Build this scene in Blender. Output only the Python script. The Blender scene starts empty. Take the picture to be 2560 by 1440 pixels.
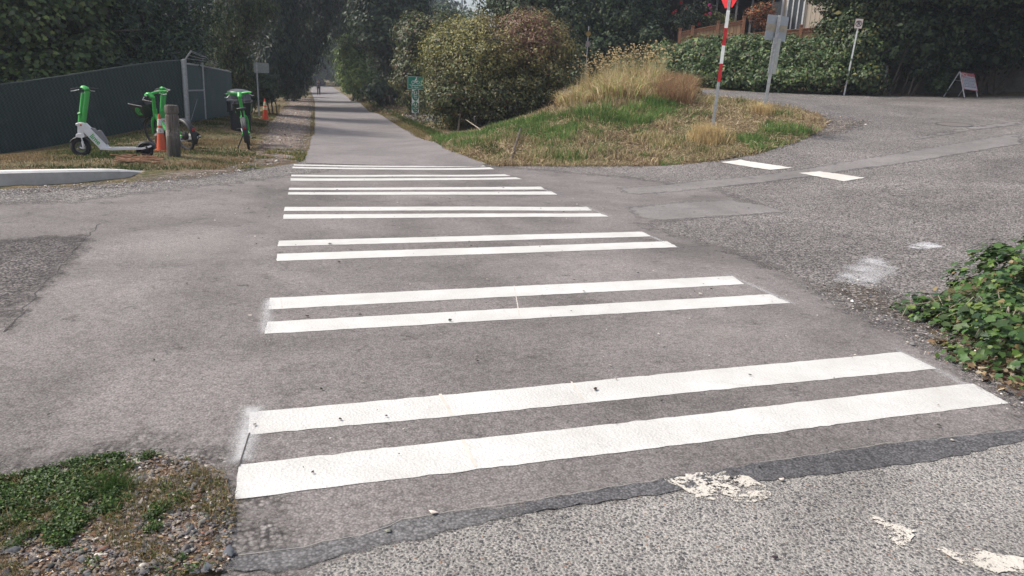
import bpy, math
import numpy as np
from mathutils import Vector, Matrix, geometry
R = math.radians
rs = np.random.RandomState(11)
scene = bpy.context.scene
COL = scene.collection

# ------------------------------------------------------------ camera, sky, sun
YAW, PITCH, ROLL, FPX, EYE = R(15.5), R(15.0), R(2.6), 1850.0, 1.5
def _basis():
    cy, sy, cp, sp = math.cos(YAW), math.sin(YAW), math.cos(PITCH), math.sin(PITCH)
    F = np.array([sy*cp, cy*cp, -sp]); r = np.array([cy, -sy, 0.0]); u = np.cross(r, F)
    return F, r*math.cos(ROLL)+u*math.sin(ROLL), -r*math.sin(ROLL)+u*math.cos(ROLL)
CF, CR, CU = _basis()
cam = bpy.data.objects.new('camera', bpy.data.cameras.new('camera')); COL.objects.link(cam)
cam.data.sensor_width = 36; cam.data.lens = FPX/2560*36; cam.data.clip_start = .05; cam.data.clip_end = 3000
cam.matrix_world = Matrix(((CR[0], CU[0], -CF[0], 0), (CR[1], CU[1], -CF[1], 0), (CR[2], CU[2], -CF[2], EYE), (0, 0, 0, 1)))
scene.camera = cam
SUN_EL, SUN_AZ = R(50), R(-72)
w = bpy.data.worlds.new('World'); scene.world = w; w.use_nodes = True
nt = w.node_tree; bg = nt.nodes['Background']
sky = nt.nodes.new('ShaderNodeTexSky'); sky.sky_type = 'NISHITA'; sky.sun_disc = False
sky.sun_elevation = SUN_EL; sky.sun_rotation = SUN_AZ; sky.dust_density = 4.0; sky.ozone_density = 1.0
hs = nt.nodes.new('ShaderNodeHueSaturation'); hs.inputs['Saturation'].default_value = .6; nt.links.new(sky.outputs[0], hs.inputs['Color']); nt.links.new(hs.outputs[0], bg.inputs[0]); bg.inputs[1].default_value = 0.13
sun = bpy.data.objects.new('sun', bpy.data.lights.new('sun', 'SUN')); COL.objects.link(sun)
sun.data.energy = 2.6; sun.data.angle = R(9); sun.data.color = (1, .93, .84)
sd = Vector((math.sin(SUN_AZ)*math.cos(SUN_EL), math.cos(SUN_AZ)*math.cos(SUN_EL), math.sin(SUN_EL)))
sun.rotation_euler = sd.to_track_quat('Z', 'Y').to_euler()
scene.view_settings.view_transform = 'Standard'; scene.view_settings.look = 'None'
scene.view_settings.exposure = 0.68; scene.view_settings.gamma = 1
scene.render.engine = 'CYCLES'
scene.cycles.max_bounces = 5; scene.cycles.transparent_max_bounces = 10; scene.cycles.diffuse_bounces = 3

# ------------------------------------------------------------ terrain height
def ray(px, py): return CF+(px-1280)/FPX*CR-(py-720)/FPX*CU
def atD(px, py, D):
    d = ray(px, py); return d*(D/math.hypot(d[0], d[1]))+np.array([0, 0, EYE])
def atZ(px, py, z):
    d = ray(px, py); return d*((z-EYE)/d[2])+np.array([0, 0, EYE])
CP = []
for x in (-8, -4, -1, 2, 4.2): 
    for y in (-6, -2, 1, 4, 7, 10):
        CP.append((x, y, 0))
CP += [(-1, 13, .0), (1.5, 13, 0), (4, 13.3, .02), (7, 11, .1), (7, 6, .05), (9, 3, .1), (6, -3, 0), (11, 7, .35), (14, 10, .75), (16, 5, .7), (20, 14, 1.35), (12, -3, .4), (25, 5, 1.3), (20, 19, 1.65), (30, 14, 2.2), (16, 20, 1.5)]
CP += [(-8, 10.4, -.06), (-14, 5, -.4), (-20, 8, -1), (-30, 10, -2), (-14, -4, -.3)]
for px, py, z in [(0, 424, .16), (150, 423, .15), (290, 421, .12), (205, 392, .13), (435, 392, .14), (600, 330, .15), (664, 300, .13), (648, 285, .14), (370, 432, .1), (1600, 410, .14), (1900, 392, .42), (770, 330, .07), (1050, 345, .04), (1240, 412, .03), (1000, 300, .08), (1150, 345, .14)]:
    CP.append(tuple(atZ(px, py, z)))
for px, py, D in [(0, 388, 20), (250, 345, 20.4), (470, 303, 21), (540, 290, 26), (1780, 335, 17.3), (1912, 265, 21.5), (1700, 224, 27), (2110, 237, 30), (2400, 242, 32), (2060, 325, 19.3), (2560, 242, 31), (1400, 262, 21), (1560, 228, 22.5), (1250, 318, 20), (1500, 330, 17), (1650, 300, 18.5), (1850, 235, 29), (1300, 303, 21), (1340, 296, 23.5), (1250, 322, 23), (797, 222, 110), (785, 208.5, 150), (860, 222, 112), (700, 222, 108), (900, 210, 150), (650, 208, 150)]:
    CP.append(tuple(atD(px, py, D)))
CP += [(0, 25, .08), (3.5, 25, .06), (.5, 40, .08), (3.8, 40, .08), (1, 60, .08), (4, 60, .1), (1, 85, .1), (-10, 60, .2), (-15, 40, -.2), (-20, 25, -1.6), (-40, 30, -3),
       (5.0, 26, .1), (6.5, 27, .5), (9, 40, 1.4), (14, 40, 2.2), (25, 35, 2.6), (35, 28, 2.9), (40, 5, 2.6), (60, 40, 4), (60, 0, 3.5), (20, 80, 2), (12, 29, 1.9), (17, 30, 2.2), (-60, 90, -2), (-60, -20, -4), (40, -30, 2), (0, -30, 0), (60, 140, 3), (-60, 160, -1), (160, 60, 5), (-160, 60, -5), (0, 300, 3.5)]
CP = np.array(CP, float)
def _k(d2): return np.where(d2 > 1e-12, d2*np.log(d2+1e-12)*.5, 0)
def _fit():
    n = len(CP); X = CP[:, :2]/10
    d2 = ((X[:, None]-X[None])**2).sum(2)
    K = _k(d2)+np.eye(n)*.02
    P = np.c_[np.ones(n), X]
    A = np.block([[K, P], [P.T, np.zeros((3, 3))]])
    return np.linalg.solve(A, np.r_[CP[:, 2], 0, 0, 0])
_W = _fit()
def zf(x, y):
    x = np.asarray(x, float); y = np.asarray(y, float); sh = x.shape
    X = np.c_[x.ravel(), y.ravel()]/10; out = np.empty(len(X))
    for i in range(0, len(X), 20000):
        q = X[i:i+20000]; d2 = ((q[:, None]-CP[None, :, :2]/10)**2).sum(2)
        out[i:i+20000] = _k(d2)@_W[:-3]+_W[-3]+q@_W[-2:]
    return out.reshape(sh)
def zat(q, y):
    """height above ground point q that shows at picture row y"""
    a = np.array(q, float)-[0, 0, EYE]; k = (720-y)/FPX
    return float((k*(a@CF)-a@CU)/(CU[2]-k*CF[2]))
def gm(pts, Dmax=160):
    """pixels -> ground points (first hit of the terrain)"""
    pts = np.atleast_2d(np.array(pts, float)); t = np.geomspace(1.6, Dmax, 260)
    out = []
    for px, py in pts:
        d = ray(px, py); d = d/math.hypot(d[0], d[1]); P = d[None]*t[:, None]; P[:, 2] += EYE
        h = P[:, 2]-zf(P[:, 0], P[:, 1]); k = np.argmax(h < 0)
        if h[k] >= 0: k = len(t)-1
        a, b = h[k-1], h[k]; s = a/(a-b) if a != b else 0
        T = t[k-1]+(t[k]-t[k-1])*min(max(s, 0), 1); q = d*T
        out.append((q[0], q[1], float(zf(q[0], q[1]))))
    return np.array(out)
def g(px, py): return gm([(px, py)])[0]
def noise2(x, y, s, seed=0):
    r_ = np.random.RandomState(seed); v = 0
    for i in range(6):
        a = r_.rand()*6.28; fq = s*(.6+1.5*r_.rand()); v = v+np.sin(x*math.cos(a)*fq+y*math.sin(a)*fq+r_.rand()*6.28+1.3*np.sin(y*fq*.7+i))
    return v/3.2

# ------------------------------------------------------------ mesh helpers
def npmesh(name, V, tris=None, quads=None, col=None, smooth=False):
    V = np.asarray(V, np.float32); me = bpy.data.meshes.new(name)
    tris = np.zeros((0, 3), int) if tris is None else np.asarray(tris, int).reshape(-1, 3)
    quads = np.zeros((0, 4), int) if quads is None else np.asarray(quads, int).reshape(-1, 4)
    loops = np.r_[tris.ravel(), quads.ravel()]; starts = np.r_[np.arange(len(tris))*3, len(tris)*3+np.arange(len(quads))*4]
    me.vertices.add(len(V)); me.vertices.foreach_set('co', V.ravel())
    me.loops.add(len(loops)); me.loops.foreach_set('vertex_index', loops.astype(np.int32))
    me.polygons.add(len(starts)); me.polygons.foreach_set('loop_start', starts.astype(np.int32))
    me.update(calc_edges=True)
    if smooth: me.polygons.foreach_set('use_smooth', np.ones(len(starts), bool))
    if col is not None:
        a = me.attributes.new('col', 'FLOAT_COLOR', 'POINT'); a.data.foreach_set('color', np.c_[col, np.ones(len(col))].astype(np.float32).ravel())
    return me
def link(name, me, m, parent=None, **kw):
    o = bpy.data.objects.new(name, me); COL.objects.link(o)
    if m is not None: me.materials.append(m)
    if parent is not None: o.parent = parent
    for k, v in kw.items(): o[k] = v
    return o
def thing(name, loc, label, cat, group=None, rz=0):
    o = bpy.data.objects.new(name, None); COL.objects.link(o); o.location = [float(v) for v in loc]; o.rotation_euler = (0, 0, rz)
    o.empty_display_size = .1; o['label'] = label; o['category'] = cat
    if group: o['group'] = group
    return o
def tag(o, label, cat, group=None, kind=None):
    if label: o['label'] = label
    if cat: o['category'] = cat
    if group: o['group'] = group
    if kind: o['kind'] = kind
    return o
class MB:
    def __init__(s): s.V = []; s.F = []; s.n = 0
    def add(s, V, F):
        V = [tuple(v) for v in V]; s.V += V; s.F += [tuple(i+s.n for i in f) for f in F]; s.n += len(V); return s
    def box(s, c, size, rot=None):
        x, y, z = [v/2 for v in size]; M = rot or Matrix.Identity(3)
        P = [Vector(c)+M@Vector((a*x, b*y, d*z)) for a in (-1, 1) for b in (-1, 1) for d in (-1, 1)]
        return s.add(P, [(0, 1, 3, 2), (4, 6, 7, 5), (0, 4, 5, 1), (2, 3, 7, 6), (0, 2, 6, 4), (1, 5, 7, 3)])
    def tube(s, pts, rad, seg=10, cap=True, sx=1.0):
        pts = [Vector(p) for p in pts]; n = len(pts)
        if not hasattr(rad, '__len__'): rad = [rad]*n
        V = []; prev = None
        for i, p in enumerate(pts):
            t = (pts[min(i+1, n-1)]-pts[max(i-1, 0)]).normalized()
            a = prev if prev is not None else (Vector((0, 0, 1)) if abs(t.z) < .9 else Vector((0, 1, 0)))
            b = t.cross(a); 
            if b.length < 1e-5: b = t.cross(Vector((1, 0, 0)))
            b.normalize(); a = b.cross(t).normalized(); prev = a
            for k in range(seg):
                an = 2*math.pi*k/seg; V.append(p+(a*math.cos(an)+b*math.sin(an)*sx)*rad[i])
        F = [(i*seg+k, i*seg+(k+1) % seg, (i+1)*seg+(k+1) % seg, (i+1)*seg+k) for i in range(n-1) for k in range(seg)]
        if cap: F += [tuple(range(seg))[::-1], tuple((n-1)*seg+k for k in range(seg))]
        return s.add(V, F)
    def lathe(s, prof, c=(0, 0, 0), seg=24, axis='z', sx=1, sy=1):
        V = []
        for r_, h in prof:
            for k in range(seg):
                a = 2*math.pi*k/seg; p = (r_*math.cos(a)*sx, r_*math.sin(a)*sy, h)
                if axis == 'y': p = (p[0], p[2], p[1])
                V.append(Vector(c)+Vector(p))
        n = len(prof)
        F = [(i*seg+k, i*seg+(k+1) % seg, (i+1)*seg+(k+1) % seg, (i+1)*seg+k) for i in range(n-1) for k in range(seg)]
        F += [tuple(range(seg))[::-1], tuple((n-1)*seg+k for k in range(seg))]
        return s.add(V, F)
    def prism(s, poly, y0, y1):
        """polygon in xz extruded along y"""
        n = len(poly); V = [(a, y0, b) for a, b in poly]+[(a, y1, b) for a, b in poly]
        return s.add(V, [tuple(range(n)), tuple(range(2*n-1, n-1, -1))]+[(i, n+i, n+(i+1) % n, (i+1) % n) for i in range(n)])
    def torus(s, c, Rr, r_, a0=0, a1=360, seg=32, ms=8, wy=1.0):
        """ring in the xz plane"""
        full = a1-a0 >= 360; n = seg if full else seg+1; V = []
        for i in range(n):
            a = R(a0+(a1-a0)*i/seg)
            for k in range(ms):
                b = 2*math.pi*k/ms; q = Rr+r_*math.cos(b); V.append((c[0]+q*math.cos(a), c[1]+r_*wy*math.sin(b), c[2]+q*math.sin(a)))
        F = []
        for i in range(seg if full else seg):
            j = (i+1) % n
            F += [(i*ms+k, j*ms+k, j*ms+(k+1) % ms, i*ms+(k+1) % ms) for k in range(ms)]
        return s.add(V, F)
    def arcband(s, c, Rr, wd, th, a0, a1, seg=16):
        V = []
        for i in range(seg+1):
            a = R(a0+(a1-a0)*i/seg)
            for q, y in ((Rr, -wd/2), (Rr+th, -wd/2*.7), (Rr+th, wd/2*.7), (Rr, wd/2), (Rr-th*.3, 0)):
                V.append((c[0]+q*math.cos(a), c[1]+y, c[2]+q*math.sin(a)))
        F = [(i*5+k, (i+1)*5+k, (i+1)*5+(k+1) % 5, i*5+(k+1) % 5) for i in range(seg) for k in range(5)]+[(0, 1, 2, 3, 4), tuple(seg*5+k for k in (4, 3, 2, 1, 0))]
        return s.add(V, F)
    def build(s, name, m, parent=None, bevel=0, smooth=False, **kw):
        me = bpy.data.meshes.new(name); me.from_pydata([tuple(v) for v in s.V], [], s.F); me.update()
        import bmesh
        bm = bmesh.new(); bm.from_mesh(me); bmesh.ops.recalc_face_normals(bm, faces=bm.faces); bm.to_mesh(me); bm.free()
        o = link(name, me, m, parent, **kw)
        if bevel:
            b = o.modifiers.new('bevel', 'BEVEL'); b.width = bevel; b.segments = 2; b.limit_method = 'ANGLE'; b.angle_limit = R(35)
        if smooth:
            me.polygons.foreach_set('use_smooth', np.ones(len(me.polygons), bool))
            sm = me.attributes.get('sharp_edge')
            try: me.set_sharp_from_angle(angle=R(38))
            except Exception: pass
        return o
def textmesh(body, size, m, parent, name, mat4, align='CENTER', bold=.0, sxy=(1, 1)):
    cu = bpy.data.curves.new('t', 'FONT'); cu.body = body; cu.size = size; cu.align_x = align; cu.align_y = 'CENTER'; cu.extrude = .0012; cu.offset = bold
    t = bpy.data.objects.new('t', cu); COL.objects.link(t)
    dg = bpy.context.evaluated_depsgraph_get(); me = bpy.data.meshes.new_from_object(t.evaluated_get(dg))
    bpy.data.objects.remove(t); me.transform(Matrix.Diagonal((sxy[0], sxy[1], 1, 1))); me.transform(mat4); me.materials.clear()
    return link(name, me, m, parent)

# ------------------------------------------------------------ materials
class NG:
    def __init__(s, name):
        s.m = bpy.data.materials.new(name); s.m.use_nodes = True; s.t = s.m.node_tree; s.b = s.t.nodes['Principled BSDF']; s.out = s.t.nodes['Material Output']
        g_ = s.t.nodes.new('ShaderNodeNewGeometry'); s.pos = g_.outputs['Position']
    def n(s, t, **kw):
        o = s.t.nodes.new(t)
        for k, v in kw.items():
            if k.startswith('i_'): 
                kk = k[2:]; kk = int(kk) if kk.isdigit() else kk
                if hasattr(v, 'is_linked'): s.t.links.new(v, o.inputs[kk])
                else: o.inputs[kk].default_value = v
            else: setattr(o, k, v)
        return o
    def noise(s, scale, detail=3, rough=.55, vec=None, dist=0):
        return s.n('ShaderNodeTexNoise', i_Vector=vec or s.pos, i_Scale=scale, i_Detail=detail, i_Roughness=rough, i_Distortion=dist).outputs[0]
    def vor(s, scale, out='Color', vec=None, feature='F1'):
        return s.n('ShaderNodeTexVoronoi', feature=feature, i_Vector=vec or s.pos, i_Scale=scale).outputs[out]
    def rng(s, v, a, b, c=0, d=1):
        return s.n('ShaderNodeMapRange', i_0=v, i_1=a, i_2=b, i_3=c, i_4=d).outputs[0]
    def mth(s, op, a, b=0): return s.n('ShaderNodeMath', operation=op, i_0=a, i_1=b).outputs[0]
    def mix(s, f, a, b, mode='MIX'):
        o = s.t.nodes.new('ShaderNodeMix'); o.data_type = 'RGBA'; o.blend_type = mode
        for k, v in ((0, f), (6, a), (7, b)):
            if hasattr(v, 'is_linked'): s.t.links.new(v, o.inputs[k])
            else: o.inputs[k].default_value = (*v, 1) if hasattr(v, '__len__') and len(v) == 3 else v
        return o.outputs[2]
    def attr(s, name, out='Color'): return s.n('ShaderNodeAttribute', attribute_name=name).outputs[out]
    def bump(s, h, strength=.5, dist=.01, normal=None):
        o = s.n('ShaderNodeBump', i_Height=h, i_Strength=strength, i_Distance=dist)
        if normal is not None: s.t.links.new(normal, o.inputs['Normal'])
        return o.outputs[0]
    def set(s, k, v):
        if hasattr(v, 'is_linked'): s.t.links.new(v, s.b.inputs[k])
        else: s.b.inputs[k].default_value = (*v, 1) if hasattr(v, '__len__') and len(v) == 3 else v
        return s
def alpha_edge(G, wdt=.15, ns=9., lo=.0, hi=.5, extra=None):
    """feathered, ragged border from the edge-distance attribute"""
    e = G.rng(G.attr('edge', 'Fac'), 0, wdt, 0, 1)
    n_ = G.noise(ns, 5, .7)
    a = G.rng(G.mth('ADD', e, G.rng(n_, .3, .7, -.5, .5)), lo, hi)
    if extra is not None: a = G.mth('MULTIPLY', a, extra)
    G.set('Alpha', a)
def plain(name, c, rough=.5, metal=0, var=.15, ns=14, bump=.0, spec=.5, dirt=None):
    G = NG(name); o = G.n('ShaderNodeTexCoord').outputs['Object']
    n_ = G.noise(ns, 5, .6, vec=o)
    cc = G.mix(G.rng(n_, .3, .7), tuple(v*(1-var) for v in c), tuple(min(1, v*(1+var)) for v in c))
    if dirt:
        n2 = G.noise(ns*.45, 6, .7, vec=o); cc = G.mix(G.rng(n2, .52, .7, 0, dirt[1]), cc, dirt[0])
    G.set('Base Color', cc).set('Roughness', G.rng(n_, .2, .8, rough*.85, min(1, rough*1.15))).set('Metallic', metal).set('Specular IOR Level', spec)
    if bump: G.set('Normal', G.bump(G.noise(ns*6, 4, .6, vec=o), .4, bump))
    return G.m
def grain(G, dark, light, cell=75, big=None, contrast=1.0, stain=.35, tint=None):
    """stone-chip asphalt: coloured cells, binder between, broad stains"""
    v = G.vor(cell, 'Color'); vd = G.vor(cell, 'Distance')
    bw = G.n('ShaderNodeSeparateColor', i_0=v).outputs[0]
    n1 = G.noise(28, 4, .7); n2 = G.noise(130, 3, .7)
    f = G.mth('ADD', G.mth('MULTIPLY', bw, .45*contrast), G.mth('ADD', G.rng(n1, .3, .7, 0, .38), G.rng(n2, .3, .7, 0, .3)))
    n3 = G.noise(17, 3, .75); f = G.mth('ADD', f, G.rng(n3, .3, .7, -.16*contrast**2, .16*contrast**2)); f = G.rng(f, .2, 1.0)
    c = G.mix(f, dark, light)
    c = G.mix(G.rng(vd, .35, .75, 0, .75*contrast), c, tuple(x*.45 for x in dark))
    s1 = G.noise(.55, 5, .6, dist=.6); s2 = G.noise(2.7, 5, .65)
    k = G.mth('ADD', G.rng(s1, .32, .68, 1-stain, 1+stain*.6), G.rng(s2, .3, .7, -.1, .1))
    kc = G.n('ShaderNodeCombineColor', i_0=k, i_1=k, i_2=k).outputs[0]
    c = G.mix(1.0, c, kc, 'MULTIPLY')
    h = G.mth('ADD', G.mth('MULTIPLY', vd, -.8), G.mth('ADD', n1, G.mth('MULTIPLY', n2, .5)))
    return c, h
def asphalt(name, dark, light, cell=75, contrast=1., stain=.3, bd=.006, bs=.6, rough=.85, edge=None, alpha=None, cracks=False):
    G = NG(name); c, h = grain(G, dark, light, cell, contrast=contrast, stain=stain)
    if cracks:
        vv = G.n('ShaderNodeVectorMath', operation='ADD', i_0=G.pos, i_1=G.n('ShaderNodeVectorMath', operation='SCALE', i_0=G.n('ShaderNodeTexNoise', i_Vector=G.pos, i_Scale=1.6, i_Detail=5.).outputs[1], i_Scale=.7).outputs[0]).outputs[0]
        d = G.vor(.33, 'Distance', vec=vv, feature='DISTANCE_TO_EDGE'); m_ = G.mth('MULTIPLY', G.rng(d, 0, .006, 1, 0), G.rng(G.noise(.6, 2), .55, .62))
        c = G.mix(G.mth('MULTIPLY', m_, .5), c, (.02, .018, .017)); h = G.mth('SUBTRACT', h, m_)
    G.set('Base Color', c).set('Roughness', rough).set('Specular IOR Level', .25).set('Normal', G.bump(h, bs, bd))
    if edge: alpha_edge(G, *edge, extra=alpha)
    elif alpha is not None: G.set('Alpha', alpha)
    return G.m
M = {}
M['street'] = asphalt('street_asphalt', (.064, .058, .056), (.41, .382, .368), 55, 1.2, .26, .008, .9, cracks=True)
M['smooth'] = asphalt('smooth_asphalt', (.124, .112, .109), (.335, .309, .300), 105, .7, .36, .0035, .6, edge=(.35, 5., .0, .8), cracks=True)
M['patch'] = asphalt('patch_asphalt', (.15, .14, .138), (.31, .292, .286), 120, .5, .25, .002, .4, edge=(.14, 9., .0, .8))
M['darkpatch'] = asphalt('dark_asphalt', (.035, .032, .034), (.26, .235, .225), 55, 1.2, .3, .008, .9, edge=(.3, 6., .0, .9))
M['greypatch'] = asphalt('grey_asphalt', (.075, .073, .076), (.26, .255, .26), 95, .8, .3, .003, .5, edge=(.03, 8., -.45, .5))
M['trail'] = asphalt('trail_asphalt', (.16, .147, .145), (.33, .305, .3), 80, .5, .22, .003, .5, edge=(.05, 10., .0, .5), cracks=True)
M['tar'] = asphalt('tar', (.06, .06, .064), (.215, .21, .218), 105, .9, .35, .002, .45)
def aggregate():
    G = NG('exposed_aggregate')
    dv = G.n('ShaderNodeVectorMath', operation='ADD', i_0=G.pos, i_1=G.n('ShaderNodeVectorMath', operation='SCALE', i_0=G.n('ShaderNodeTexNoise', i_Vector=G.pos, i_Scale=70., i_Detail=3.).outputs[1], i_Scale=.012).outputs[0]).outputs[0]
    v = G.vor(88, 'Color', vec=dv); d = G.vor(88, 'Distance', vec=dv); hs = G.n('ShaderNodeSeparateColor', i_0=v)
    v2 = G.n('ShaderNodeSeparateColor', i_0=G.vor(41, 'Color', vec=dv)); d2 = G.vor(41, 'Distance', vec=dv)
    st = G.mix(hs.outputs[0], (.05, .052, .058), (.22, .212, .205)); st = G.mix(G.rng(hs.outputs[1], .97, .99), st, (.26, .17, .12))
    st = G.mix(G.rng(hs.outputs[2], .84, .9), st, (.42, .4, .37))
    mort = G.mix(G.rng(G.noise(150, 4, .8), .35, .65), (.125, .12, .116), (.46, .447, .43))
    f = G.rng(G.mth('ADD', d, G.rng(G.noise(30, 4, .75), .3, .7, -.2, .2)), .42, .52)
    c = G.mix(f, st, mort); big = G.mth('MULTIPLY', G.rng(v2.outputs[0], .8, .82), G.rng(d2, .34, .3)); c = G.mix(big, c, G.mix(v2.outputs[1], (.04, .042, .052), (.2, .19, .18)))
    s1 = G.noise(1.1, 6, .65, dist=.5); c = G.mix(1., c, G.mix(G.rng(s1, .32, .68), (.62, .6, .585), (1.08, 1.06, 1.03)), 'MULTIPLY')
    G.set('Base Color', c).set('Roughness', .85).set('Normal', G.bump(G.mth('ADD', G.mth('MULTIPLY', d, -1), G.mth('MULTIPLY', big, .5)), .9, .006)); alpha_edge(G, .05, 25., 0, .6)
    return G.m
M['aggregate'] = aggregate()
def paintm(name, c=(.83, .82, .8), wear=.0):
    G = NG(name); n_ = G.noise(2.2, 5, .65); f = G.noise(140, 3, .7); lo = G.noise(9, 5, .7)
    cc = G.mix(G.rng(n_, .35, .7), c, tuple(x*y for x, y in zip(c, (.82, .8, .77))))
    cc = G.mix(G.rng(f, .66, .8, 0, .35), cc, (.3, .28, .27))
    cc = G.mix(G.rng(lo, .62, .75, 0, .3), cc, (.55, .5, .45))
    v = G.vor(70, 'Distance'); ck = G.vor(2.3, 'Distance', vec=G.n('ShaderNodeVectorMath', operation='ADD', i_0=G.pos, i_1=G.n('ShaderNodeVectorMath', operation='SCALE', i_0=G.n('ShaderNodeTexNoise', i_Vector=G.pos, i_Scale=5., i_Detail=4.).outputs[1], i_Scale=.35).outputs[0]).outputs[0], feature='DISTANCE_TO_EDGE')
    cc = G.mix(G.mth('MULTIPLY', G.rng(ck, 0, .008, .45, 0), G.rng(G.noise(1.7, 3), .45, .55)), cc, (.3, .28, .26)); gs = G.noise(14, 6, .8); cc = G.mix(G.rng(gs, .55, .75, 0, .5), cc, (.40, .38, .35))
    G.set('Base Color', cc).set('Roughness', .7).set('Normal', G.bump(G.mth('ADD', f, v), .55, .004))
    if wear:
        a = G.rng(G.mth('ADD', G.noise(60, 5, .8), G.mth('MULTIPLY', G.noise(11, 4, .7), 1.2)), 1.04, 1.11)
    else:
        a = G.rng(G.noise(75, 4, .8), .76, .72)
    G.set('Alpha', a); return G.m
M['paint'] = paintm('road_paint', (.55, .55, .54)); M['oldpaint'] = paintm('worn_road_paint', (.55, .52, .47), wear=.55); M['dash'] = paintm('dash_paint', (.58, .56, .53))
def spray(name='paint_dust', wdt=.12, amt=.7, c=(.75, .75, .76), ns=60., th=(.98, 1.3)):
    G = NG(name); G.set('Base Color', c).set('Roughness', .9)
    e = G.rng(G.attr('edge', 'Fac'), 0, wdt); n_ = G.noise(ns, 5, .8); n2 = G.noise(4, 4, .6)
    a = G.mth('MULTIPLY', G.rng(G.mth('ADD', G.mth('MULTIPLY', e, .5), G.mth('ADD', G.mth('MULTIPLY', n_, .8), G.mth('MULTIPLY', n2, .45))), *th), G.mth('MULTIPLY', e, amt))
    G.set('Alpha', a); return G.m
M['spray'] = spray('paint_dust', .085, .62, (.6, .6, .61), th=(.72, 1.15)); M['speckle2'] = spray('paint_speckle_small', .14, .8, (.6, .6, .62), 55., th=(1.02, 1.22)); M['dust_and_sun'] = spray('pale_dust_and_sun', .35, .5, (.38, .355, .335), 9., th=(.7, 1.5)); M['speckle'] = spray('paint_speckle', .35, .6, (.6, .6, .62), 62., th=(1.0, 1.25))  # the pale dust colour also paints soft sun patches on the road
def groundm():
    G = NG('ground_soil'); n1 = G.noise(.7, 6, .65); n2 = G.noise(9, 6, .75); n3 = G.noise(60, 4, .8)
    c = G.mix(G.rng(n1, .42, .6), (.15, .11, .075), (.07, .085, .035)); c = G.mix(G.rng(n2, .45, .62), c, (.24, .185, .11))
    c = G.mix(G.rng(n3, .5, .7), c, (.06, .045, .033))
    G.set('Base Color', c).set('Roughness', .95).set('Specular IOR Level', .1).set('Normal', G.bump(G.mth('ADD', n2, n3), .8, .03)); return G.m
M['ground'] = groundm()
def dirtm(name, a, b, edge=(.4, 6., 0, .8), spk=.5, cell=55):
    G = NG(name); n2 = G.noise(7, 6, .7); n3 = G.noise(70, 5, .8); v = G.n('ShaderNodeSeparateColor', i_0=G.vor(cell, 'Color')).outputs[0]; d = G.vor(cell, 'Distance')
    c = G.mix(G.rng(n2, .35, .65), a, b); c = G.mix(G.rng(n3, .45, .72, 0, .7), c, tuple(x*.45 for x in a))
    c = G.mix(G.mth('MULTIPLY', G.rng(v, .7, .95), spk), c, (.42, .39, .36))
    G.set('Base Color', c).set('Roughness', .95).set('Specular IOR Level', .15).set('Normal', G.bump(G.mth('SUBTRACT', n3, G.mth('MULTIPLY', d, .7)), .9, .012))
    if edge: alpha_edge(G, *edge)
    return G.m
M['dirtpath'] = dirtm('dirt_path', (.16, .125, .105), (.245, .2, .17))
M['neardirt'] = dirtm('stony_soil', (.12, .08, .058), (.24, .175, .135), (.25, 7., 0, .7), .8, 42)
M['debris'] = dirtm('debris', (.055, .045, .04), (.17, .145, .125), (.35, 5., .15, 1.), .7, 50)
def leafm(name, trans=.3, rough=.5, spec=.4):
    G = NG(name); c = G.attr('col'); n_ = G.noise(11, 3)
    c2 = G.mix(G.rng(n_, .3, .7, 0, .35), c, G.mix(1., c, (.6, .6, .6), 'MULTIPLY'))
    G.set('Base Color', c2).set('Roughness', rough).set('Specular IOR Level', spec)
    tr = G.n('ShaderNodeBsdfTranslucent'); G.t.links.new(c2, tr.inputs[0])
    mx = G.n('ShaderNodeMixShader', i_0=trans); G.t.links.new(G.b.outputs[0], mx.inputs[1]); G.t.links.new(tr.outputs[0], mx.inputs[2]); G.t.links.new(mx.outputs[0], G.out.inputs[0])
    return G.m
M['leaf'] = leafm('foliage', .25, .5, .35); M['glossleaf'] = leafm('glossy_leaf', .18, .45, .35); M['grass'] = leafm('grass_blade', .3, .75, .15); M['stone'] = leafm('stone', .0, .9, .2)
M['bark'] = plain('bark', (.085, .068, .055), .95, var=.45, ns=9, bump=.02)
M['palebark'] = plain('pale_bark', (.26, .22, .18), .9, var=.35, ns=9, bump=.01)

# ------------------------------------------------------------ sheets on the ground
def resample(P, step):
    out = []
    for i in range(len(P)):
        a, b = P[i], P[(i+1) % len(P)]; n = max(1, int(np.hypot(*(b-a))/step))
        out += [a+(b-a)*k/n for k in range(n)]
    return np.array(out)
def inside(x, y, P):
    r_ = np.zeros(np.shape(x), bool); n = len(P)
    for i in range(n):
        x1, y1 = P[i]; x2, y2 = P[(i+1) % n]
        c = (y1 > y) != (y2 > y); r_ ^= c & (x < (x2-x1)*(y-y1)/(y2-y1+1e-12)+x1)
    return r_
def edist(x, y, P):
    d = np.full(np.shape(x), 1e9)
    for i in range(len(P)):
        a = P[i]; b = P[(i+1) % len(P)]; ab = b-a; L = ab@ab+1e-12
        t = np.clip(((x-a[0])*ab[0]+(y-a[1])*ab[1])/L, 0, 1); d = np.minimum(d, np.hypot(x-a[0]-t*ab[0], y-a[1]-t*ab[1]))
    return d
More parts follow.
